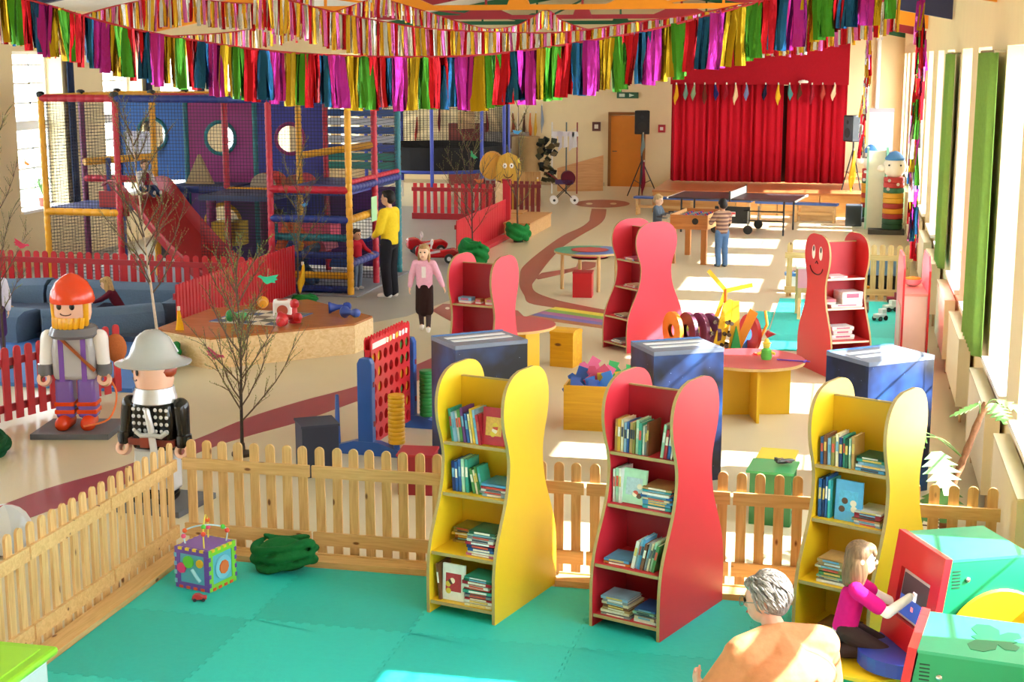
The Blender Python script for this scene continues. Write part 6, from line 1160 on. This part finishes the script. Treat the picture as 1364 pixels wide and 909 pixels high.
# ================================================================ giant toy figures
def fig_common(t, head_rz, c):
    pass
def toyfig(label, loc, rz, hrz, kind):
    t = thing('toy_figure_statue', label, 'statue', loc, rz, 'giant plastic toy figures'); gl = .18
    skin = plain('e8b8a0', .25)
    if kind == 'viking': leg, arm, tor, boot, cuff = plain('7a5aac', gl), plain('e8e4e2', gl), plain('b8b6ba', gl), plain('dc3f14', gl), plain('6a6a70', gl)
    else: leg, arm, tor, boot, cuff = plain('c8c8cc', gl), plain('141414', .12), plain('141414', .12), plain('1a1a1a', .15), plain('141414', .12)
    MB().prism([(-.36, -.3), (.34, -.32), (.38, .28), (-.32, .3)], .001, .05, 'xy').build('base_plate', plain('5c5e64', .5), t)
    for s in (-1, 1):
        b = MB(); b.prism([(-.085, 0), (.085, 0), (.08, .36), (-.08, .36)], -.09, .09, 'xz', 0, Matrix.Translation((s * .1, 0, .14))); b.build('leg', leg, t, True, .03)
        b = MB(); b.cap((s * .1, .03, .11), (s * .115, -.13, .1), .075, .07); blob('boot', b, boot, t, .012, 3)
        if kind == 'viking':
            for z in (.2, .27): MB().box((s * .1, 0, z), (.182, .192, .04)).build('boot_strap', boot, t, bevel=.01)
    b = MB(); b.prism([(-.19, .48), (.19, .48), (.2, .75), (.17, .92), (-.17, .92), (-.2, .75)], -.1, .1, 'xz'); b.build('torso', tor, t, True, .05)
    for s in (-1, 1):
        b = MB(); b.cap((s * .23, 0, .86), (s * .26, -.03, .62), .075, .06); blob('arm', b, arm, t, .012, 3); MB().lathe([(.066, -.05), (.072, 0), (.066, .05)], 16, (s * .265, -.035, .58)).build('cuff', cuff, t, True)
        MB().lathe([(.03, -.02), (.05, -.03), (.062, -.02), (.062, .04), (.05, .045), (.03, .04)], 16, (s * .27, -.06, .49), 0, Euler((1.2, 0, 0)).to_matrix().to_4x4(), False).build('hand', skin, t, True)
    X = Matrix.Rotation(hrz, 4, 'Z')
    hd = MB().lathe([(.08, 1.0), (.15, 1.02), (.165, 1.08), (.165, 1.2), (.14, 1.27), (.06, 1.3)], 24).build('head', skin, t, True)
    for s in (-1, 1): MB().ell(X @ V((s * .06, -.157, 1.16)), (.026, .012, .03), 0, 10, 6, X).build('eye', plain('1a1410', .3), hd, True)
    MB().tube([X @ V((.05 * math.cos(a), -.163 + .004 * abs(math.cos(a)), 1.1 - .018 * math.sin(a))) for a in [i * PI / 8 for i in range(9)]], .006, 6).build('mouth', plain('5a2a20', .4), hd)
    if kind == 'viking':
        b = MB(); P = []
        hv = MB().lathe([(.195, 1.18), (.2, 1.2), (.185, 1.28), (.14, 1.36), (.06, 1.42), (.005, 1.44)], 24); hv.build('helmet', plain('e0431a', gl), t, True)
        for k in range(7): MB().tube([X @ V(((k - 3) * .042, -.16 + .012 * (k - 3) ** 2 * .5, 1.055)), X @ V(((k - 3) * .04, -.178 + .012 * (k - 3) ** 2 * .5, .98)), X @ V(((k - 3) * .036, -.168 + .012 * (k - 3) ** 2 * .5, .925))], [.03, .03, .012], 8).build('beard_lock', plain('e8a81a', .3), t, True)
        for s in (-1, 1): MB().cap(X @ V((s * .15, -.07, 1.18)), X @ V((s * .14, -.06, 1.0)), .03, .03).build('beard_side', plain('e8a81a', .3), t, True)
        MB().lathe([(.1, 1.0), (.2, .96), (.23, .9), (.2, .87)], 20, cap=False).build('collar', cuff, t, True)
        for x in (-.1, .1): MB().box((x, -.102, .68), (.045, .012, .4)).build('tunic_stripe', plain('7c4fae', gl), t)
        MB().bar((-.12, -.115, .9), (.2, -.115, .58), .045, .02).build('shoulder_strap', plain('a8521e', .4), t)
        b = MB().tube(smoothpts([(.28, -.02, .52), (.36, -.02, .35), (.3, -.1, .14), (.1, -.22, .1)], 5), .009, 6).build('orange_cord', plain('e8701a', .4), t, True)
        MB().ell((.34, .12, .74), (.1, .08, .13), 0, 12, 8).build('plush_bag', cloth('b8683a'), t, True)
    else:
        MB().lathe([(.31, 1.235), (.315, 1.245), (.25, 1.265), (.2, 1.3), (.17, 1.38), (.13, 1.46), (.06, 1.51), (.005, 1.515)], 32, (0, 0, -.02)).build('helmet', plain('b6b8ba', .22, .35), t, True)
        for s in (-1, 1): MB().tube([X @ V((s * .01, -.18, 1.3)), X @ V((0, -.12, 1.44)), X @ V((0, 0, 1.49)), X @ V((0, .14, 1.42)), X @ V((0, .21, 1.29))], .008, 6).build('helmet_crest', plain('c0c2c4', .25, .35), t, True) if s > 0 else None
        b = MB(); b.ell((0, 0, 0), (.172, .12, .09), 0, 14, 8, Matrix.Translation(X @ V((0, .07, 1.16))) @ X); b.build('hair', plain('9c3a1a', .3), t, True)
        MB().lathe([(.12, 1.0), (.16, 1.02), (.19, .9), (.14, .88)], 20, cap=False).build('neck_guard', plain('c4c4c6', .25, .3), t, True)
        st = plain('d8d8da', .2, .3)
        for i in range(7):
            for j in range(4):
                if i == 3: continue
                MB().ell((-.15 + i * .05, -.102, .66 + j * .06), (.017, .012, .017), 0, 8, 5).build('stud', st, t, True)
        MB().box((0, 0, .56), (.42, .22, .06)).build('belt', plain('7a2c1a', .35), t, bevel=.01); MB().box((-.05, -.115, .56), (.08, .02, .085)).build('buckle', plain('8a341e', .35), t)
        MB().cap((.03, -.14, .66), (.0, -.15, .84), .03, .026).build('sword_grip', st, t, True); MB().tube([(-.11, -.14, .66), (-.06, -.15, .63), (.03, -.15, .64), (.12, -.15, .63), (.17, -.14, .67)], .022, 8).build('sword_guard', plain('b8babc', .25, .4), t, True); MB().box((.05, -.14, .46), (.06, .015, .34), 0, (0, -.12, 0)).build('sword_blade', st, t)
        MB().box((-.03, -.13, .36), (.2, .02, .26)).build('breeches_flap', plain('c4c6c8', .3), t)
    return t
toyfig('giant toy figure with orange helmet, yellow beard and purple trousers', gp(106, 575), R(14), R(-8), 'viking').scale = (1.1, 1.1, 1.12)
toyfig('giant toy soldier figure with silver helmet and black studded coat', gp(213, 672), R(-2), R(-46), 'soldier')
# ================================================================ bare spring trees with paper birds
def tree(label, base, H, seed, bark='4a3a2c', spread=.5, nb=11, r0=.016, lean=(0, 0), z0=.25):
    rg = random.Random(seed); t = thing('bare_tree', label, 'tree', base, 0, 'bare trees in cloth-wrapped stands'); bm_ = plain(bark, .8, var=.3, scale=30); tw = plain('5e4a38', .8)
    P = smoothpts([(0, 0, 0), (lean[0] * .3 + rg.uniform(-.03, .03), lean[1] * .3, H * .3), (lean[0] * .6 + rg.uniform(-.04, .04), lean[1] * .6, H * .6), (lean[0], lean[1], H)], 5)
    MB().tube(P, [r0 * (1 - .85 * i / (len(P) - 1)) + .002 for i in range(len(P))], 7).build('trunk', bm_, t, True)
    MB().lathe([(.1, 0), (.1, .03), (.03, .05), (.025, .12)], 14).build('tree_stand', plain('3a3028', .8), t, True)
    buds = MB()
    for i in range(nb):
        q = z0 + (1 - z0) * (i + rg.random() * .8) / nb; k = min(int(q * (len(P) - 1)), len(P) - 2); o = P[k].lerp(P[k + 1], q * (len(P) - 1) - k); a = i * 2.4 + rg.uniform(-.4, .4); L = H * spread * (1 - .55 * q) * rg.uniform(.7, 1.1)
        d = V((math.cos(a), math.sin(a), .95 + .5 * q)).normalized(); pts = [o]; 
        for j in range(5): d = (d + V((rg.uniform(-.15, .15), rg.uniform(-.15, .15), .1))).normalized(); pts.append(pts[-1] + d * L / 5)
        b = MB().tube(pts, [r0 * .45 * (1 - .8 * j / 5) + .0012 for j in range(6)], 5)
        for j in range(1, 6):
            for s in range(3):
                e = (d + V((rg.uniform(-.8, .8), rg.uniform(-.8, .8), rg.uniform(-.1, .5)))).normalized(); l2 = L * .32 * rg.uniform(.5, 1.1); m_ = pts[j] + e * l2 * .5 + V((0, 0, .01)); en = pts[j] + e * l2; b.tube([pts[j], m_, en], [.003, .0024, .0014], 4)
                for u in (.35, .6, .8, 1.):
                    p = pts[j].lerp(en, u) + V((rg.uniform(-.008, .008), rg.uniform(-.008, .008), .004)); r_ = .008
                    buds.add([p + V((-r_ * .6, 0, 0)), p + V((r_ * .6, 0, 0)), p + V((0, r_ * .5, .6 * r_)), p + V((0, 0, r_ * 2.2))], [(0, 1, 3), (1, 2, 3), (2, 0, 3), (0, 2, 1)])
        b.build('branch', tw, t)
    buds.build('leaf_buds', plain('84944a', .7, var=.3, scale=20), t)['kind'] = 'stuff'
    return t
tree('bare budding tree behind the corner fence beside the navy stool', (-5.5, 12.7, 0), 1.75, 5, '3a2c22', .55, 24, .017, z0=.2)
tree('slender birch with pale trunk beside the red fence end', (-8.08, 16.32, 0), 2.8, 9, 'd0bca2', .45, 24, .02, (-.3, .1), .35)
tree('bare tree standing on the blue mat before the soft pit', (-9.75, 15.6, .052), 2.6, 12, '4a3a2c', .4, 12, .015)
tree('bare tree at the slatted red fence end near the toy cars', (-6.62, 26.0, 0), 2.15, 17, '4a3830', .6, 14, .016, (-.1, 0))
tree('thin bare tree at the far end of the slatted red fence', (-6.55, 29.4, 0), 2.75, 21, '5a4636', .28, 10, .02)
tree('bare tree standing on the podium corner by the climbing frame', (-8.2, 21.3, 0), 2.05, 25, '5a4434', .45, 12, .015)
BIRD = [(-.5, .12), (-.36, .2), (-.22, .12), (-.05, .1), (.1, .14), (.5, .22), (.36, .04), (.46, -.02), (.3, -.08), (.34, -.18), (.14, -.16), (-.05, -.24), (-.2, -.14), (-.3, .02)]
def bird(px, py, Y, s, c, cn, where, flip=1, rot=0.):
    p = ay(px, py, Y); t = thing('paper_bird', '%s paper bird %s' % (cn, where), 'paper bird', p, .2, 'paper birds in the branches'); X = Matrix.Rotation(rot, 4, 'Y')
    MB().prism([(x * s * flip, z * s) for x, z in BIRD], -.003, .003, 'xz', 0, X).build('silhouette', plain(c, .7), t)
    MB().prism([(x * s * .45 * flip + .05 * s * flip, z * s * .5 - .02 * s) for x, z in BIRD], -.012, -.006, 'xz', 0, X).build('wing', plain(c, .7), t)
    MB().tube([X @ V((0, 0, .1 * s)), X @ V((.02 * s, 0, .5 * s))], .0015, 4).build('thread', plain('d8d0c0', .7), t)
bird(357, 372, 12.75, .2, '2fb890', 'mint green', 'hanging in the tree behind the corner fence'); bird(286, 473, 12.8, .19, 'c8486a', 'pink', 'low in the tree behind the corner fence', -1, .5); bird(28, 326, 15.7, .2, 'd03a5a', 'rose red', 'above the red fence by the wall', -1, .4)
bird(35, 217, ax(35, 217, -14.56).y, .17, 'e07028', 'orange', 'in front of the side window', 1, .8); bird(407, 272, 21.5, .14, '4a9ad0', 'light blue', 'hanging before the climbing frame', -1, -.6); bird(630, 207, 25.6, .18, '3fae72', 'green', 'in the tree before the trampoline', 1, .9)
bird(638, 241, 25.8, .19, 'd8743a', 'orange', 'in the tree by the slatted fence', 1, 0); bird(689, 176, 29.2, .2, '4aa0d8', 'sky blue', 'at the tip of the thin tree', -1, 0); bird(691, 214, 29.2, .12, 'e0d050', 'yellow', 'on the thin tree before the hut', 1, 1.4)
for (x, y), Y, c, lab in (((238, 412), 16.7, 'e0a81c', 'yellow cloth tied to the birch by the red fence'), ((403, 352), 21.2, 'd8b02a', 'yellow cloth tied to the fence corner at the climbing frame'), ((716, 238), 36.5, 'd8b84a', 'yellow cloth hanging beside the palisade')):
    t = kerchief(ay(x, y, Y), c, lab, .42, .13, int(x)); 
# monstera behind the fence
def mleaf(s, seed):
    R_ = []
    for i in range(13):
        y = .12 - 1.12 * i / 12; w_ = .5 * max(0., math.sin(PI * (i + .8) / 13.2)) ** .7
        R_.append((w_ * s, (y - .09) * s) if i % 2 == 0 else (w_ * .4 * s, (y + .01) * s))
    return [(0, .02 * s)] + R_ + [(0, -1.1 * s)] + [(-x, y) for x, y in R_[::-1]]
t = thing('monstera_plant', 'tall potted monstera with slit leaves behind the pine fence', 'plant', (.78, 10.75, 0)); lf = plain('5f8f45', .5, var=.15, scale=10); lf2 = plain('4f8040', .5, var=.15, scale=10)
MB().lathe([(.14, 0), (.17, .26), (.18, .28), (.15, .28)], 20).build('pot', plain('5a2420', .5), t, True); MB().lathe([(.15, .24), (.02, .26)], 16).build('soil', plain('2a1c14', .9), t)
P = smoothpts([(0, 0, .25), (-.02, .02, .5), (.1, .1, .85), (.24, .2, 1.25)], 6); rr = [.028 + .007 * (i % 2) - .0004 * i for i in range(len(P))]; MB().tube(P, rr, 9).build('trunk', plain('8a5a3a', .8, var=.4, scale=40, bump=.5), t, True)
rg = random.Random(8)
for i, (e, sc, rx, rz_, m_) in enumerate((((-.1, -.05, .92), .3, .9, .4, lf), ((-.2, .0, 1.02), .26, .6, -.9, lf), ((-.02, -.12, .72), .26, 1.2, -.2, lf2), ((-.34, .05, 1.06), .18, .4, -1.2, lf), ((.18, .1, 1.26), .2, .5, -1.6, lf), ((.32, .15, 1.28), .24, .3, 1.2, lf), ((-.12, -.1, .62), .22, 1.0, -.7, lf2), ((.3, .3, 1.22), .2, .5, .4, lf), ((-.36, -.05, .5), .15, .8, -1.2, lf2))):
    o = P[int(len(P) * min(.95, max(.2, (e[2] - .35) / 1.05)))]; st = MB().tube(smoothpts([o, (o + V(e)) / 2 + V((0, 0, .06)), V(e)], 4), .005, 5).build('leaf_stalk', plain('6a8a4a', .6), t, True)
    lb_ = MB().prism(mleaf(sc, i), -.0015, .0015, 'xy').build('leaf', m_, t); lb_.location = e; lb_.rotation_euler = (rx, 0, rz_)
for i in range(4): MB().tube(smoothpts([(.02, 0, .5 - .05 * i), (-.15 - .08 * i, -.05, .55 - .06 * i), (-.25 - .07 * i, -.04, .42 - .07 * i), (-.22 - .06 * i, -.05, .05)], 4), .006, 5).build('aerial_root', plain('6a5040', .8), t, True)
# pot plants on window sills
def potplant(label, p, s=1., c='5a8a3c'):
    rg = random.Random(int(p[1] * 10)); t = thing('potted_plant', label, 'plant', p, 0, 'pot plants on the window sills'); MB().lathe([(.07 * s, 0), (.09 * s, .14 * s), (.08 * s, .14 * s)], 14).build('pot', plain('9a4a3a', .6), t, True)
    for i in range(16):
        a = i * 2.4; q = rg.uniform(.12, .26) * s; h = rg.uniform(.15, .34) * s; MB().tube([(0, 0, .13 * s), (q * .5 * math.cos(a), q * .5 * math.sin(a), .13 * s + h), (q * math.cos(a), q * math.sin(a), .1 * s + h * .7)], [.004 * s, .012 * s, .002 * s], 4).build('leaf', plain(c, .6), t)
potplant('spider plant on the sill of the window beside the climbing frame', (-14.42, 24.7, ZS + .026), 1.15); potplant('small pot plant on the sunny sill between the green drapes', (1.45, 18.7, ZS + .026), .9); potplant('pot plant on the sunny sill behind the pink unit', (1.45, 22.2, ZS + .026), .8)
t = thing('striped_toy_car', 'red and white striped soft car behind the climbing frame', 'toy car', (-12.0, 25.75, 0))
for i in range(5): MB().box((0, 0, .12 + i * .13), (1.1, .5, .128)).build('stripe_block', plain('b01c28' if i % 2 else 'dcd8d4', .6), t)
for x in (-.38, .38): MB().lathe([(.05, -.03), (.15, -.03), (.15, .03), (.05, .03)], 16, (x, -.28, .15), 0, Matrix.Rotation(PI / 2, 4, 'X')).build('wheel', plain('2a2a2c', .6), t, True)
# ================================================================ foil garlands strung across the hall
FC = {'green': '3a7a22', 'red': 'a00e1a', 'blue': '16466e', 'magenta': '96207e', 'gold': '9a7c12', 'silver': 'b4b0ac', 'pink': 'c05a9c', 'amber': 'c09228', 'sky': '2a86c8', 'lime': '8fb83a'}
def strip_mesh(L, w_, seed, c):
    rg = random.Random(seed); n = 7; b = MB(); vs = []; ph = rg.uniform(0, 6); tw = rg.uniform(-.4, .4)
    for i in range(n + 1):
        q = i / n; a = tw * q + .06 * math.sin(5 * q + ph); x = .08 * w_ * math.sin(4 * q + ph)
        for u in (-.5, -.17, .17, .5): vs.append((x + u * w_ * math.cos(a), u * w_ * math.sin(a) + .12 * w_ * math.cos(6 * u + ph), -L * q))
    b.add(vs, [(i * 4 + j, i * 4 + j + 1, (i + 1) * 4 + j + 1, (i + 1) * 4 + j) for i in range(n) for j in range(3)]); return b.mesh('foil_strip', [foil(FC[c])], True)
def garland(label, pts, cols, L, w_, gap, seed, cord='a81626', lim=290):
    """pts: 3-D points of the cord"""
    rg = random.Random(seed); P = smoothpts(pts, 10); t = thing('foil_garland', label, 'garland', P[0], 0, 'foil garlands across the hall'); o = P[0].copy(); P = [p - o for p in P]
    MB().tube(P, .006, 5).build('cord', plain(cord, .4), t, True)
    MS = {(c, k): strip_mesh(L * rg.uniform(.92, 1.06), w_ * rg.uniform(.75, 1.15), seed + 7 * k + i, c) for i, c in enumerate(sorted(set(cols))) for k in range(4)}
    D = [0]
    for a, b_ in zip(P, P[1:]): D.append(D[-1] + (b_ - a).length)
    d = 0.; i = 0
    while d < D[-1] and i < lim:
        k = max(j for j in range(len(D)) if D[j] <= d); k = min(k, len(P) - 2); p = P[k].lerp(P[k + 1], (d - D[k]) / max(D[k + 1] - D[k], 1e-6)); tg = P[k + 1] - P[k]
        link('foil_strip', MS[(cols[i % len(cols)], rg.randrange(4))], t, p + V((0, rg.uniform(-.012, .012), 0)), (rg.uniform(-.1, .1), rg.uniform(-.06, .06) + .05 * tg.z / max(tg.length, 1e-6), math.atan2(tg.y, tg.x) + rg.uniform(-.35, .35)))
        d += gap * rg.uniform(.75, 1.25); i += 1
    return t
A1 = lambda L, Y: [ay(x, y, Y) for x, y in L]
c1 = [c for c in ('green', 'red', 'blue', 'magenta', 'gold') for _ in (0, 1)]
garland('long foil garland of wide coloured strips in green, red, blue, magenta and gold', A1([(-60, -34), (0, -12), (68, 8), (154, 33), (237, 50), (353, 67), (480, 75), (611, 75), (700, 67), (774, 56), (870, 39), (1013, 2), (1110, -28), (1190, -55)], 8.), c1, .285, .064, .036, 3)
c2 = ['silver', 'amber', 'pink', 'red', 'silver', 'amber', 'pink', 'silver', 'red', 'amber']
garland('foil garland of silver, pink and red strips just behind the wide one', A1([(340, -14), (384, 0), (445, 16), (490, 25), (554, 36), (611, 41), (717, 44), (778, 40), (850, 29), (920, 20), (1013, 0), (1050, -10)], 10.5), c2, .265, .03, .026, 5)
garland('foil garland of silver and gold strips slanting up from the side wall', A1([(60, 36), (110, 20), (150, 9), (195, -1), (240, -12)], 11.), c2, .26, .032, .024, 6)
garland('foil garland swagged low under the navy roof truss', A1([(226, 48), (296, 44), (351, 36), (440, 17), (490, 0), (520, -8)], 14.), c2, .2, .03, .03, 7)
garland('small foil garland hung in two swags from the red roof truss', A1([(505, -3), (520, 1), (560, 13), (611, 29), (650, 38), (690, 33), (727, 14), (750, 28), (790, 40), (830, 38)], 17.), c2, .2, .03, .03, 8)
garland('foil garland hanging behind the wide one beside the stage', A1([(1000, 28), (1030, 32), (1080, 26), (1120, 16), (1155, 8), (1200, -6)], 12.), c2, .26, .034, .026, 9)
garland('foil garland along the side wall top behind the wide strips', A1([(-30, 8), (40, 14), (100, 24), (150, 34)], 11.5), c2 + ['blue', 'green'], .3, .034, .03, 10)
garland('foil garland dropping from the roof near the side windows', A1([(220, -12), (290, 2), (360, 4), (420, -6)], 12.), c2, .22, .032, .03, 13)
def bunch(label, a, b_, cols, seed, L, w_, n):
    rg = random.Random(seed); a = V(a); b_ = V(b_); t = thing('hanging_garland_bunch', label, 'garland', a, 0, 'garlands hanging down'); d = b_ - a
    P = smoothpts([V((0, 0, 0)), d * .3 + V((.03, 0, 0)), d * .65 + V((-.03, .02, 0)), d], 5); MB().tube(P, .007, 5).build('cord', plain('a81626', .4), t)
    MB().tube([(0, 0, 0), (0, 0, ZC + (XR - a.x) * SL - a.z - .005)], .004, 4).build('hanger_cord', plain('a81626', .4), t)
    MS = {(c, k): strip_mesh(L * rg.uniform(.7, 1.1), w_, seed + 9 * k + i, c) for i, c in enumerate(sorted(set(cols))) for k in range(3)}
    for i in range(n):
        q = i / n; k = min(int(q * (len(P) - 1)), len(P) - 2); p = P[k].lerp(P[k + 1], q * (len(P) - 1) - k)
        link('foil_strip', MS[(cols[(i // 2) % len(cols)], rg.randrange(3))], t, p + V((rg.uniform(-.03, .03), rg.uniform(-.02, .02), 0)), (rg.uniform(-.08, .08), rg.uniform(-.1, .1), rg.uniform(-.9, .9)))
bunch('tangled multicoloured foil garland hanging down by the windows near the pink unit', ay(1226, -6, 17.5), ay(1218, 300, 17.5), ['red', 'magenta', 'gold', 'green', 'blue', 'pink', 'silver', 'red'], 4, .42, .06, 80)
bunch('pink, red and silver foil garland hanging down beside the flip chart', ay(1157, 40, 31.), ay(1149, 185, 31.), c2, 5, .45, .07, 70)
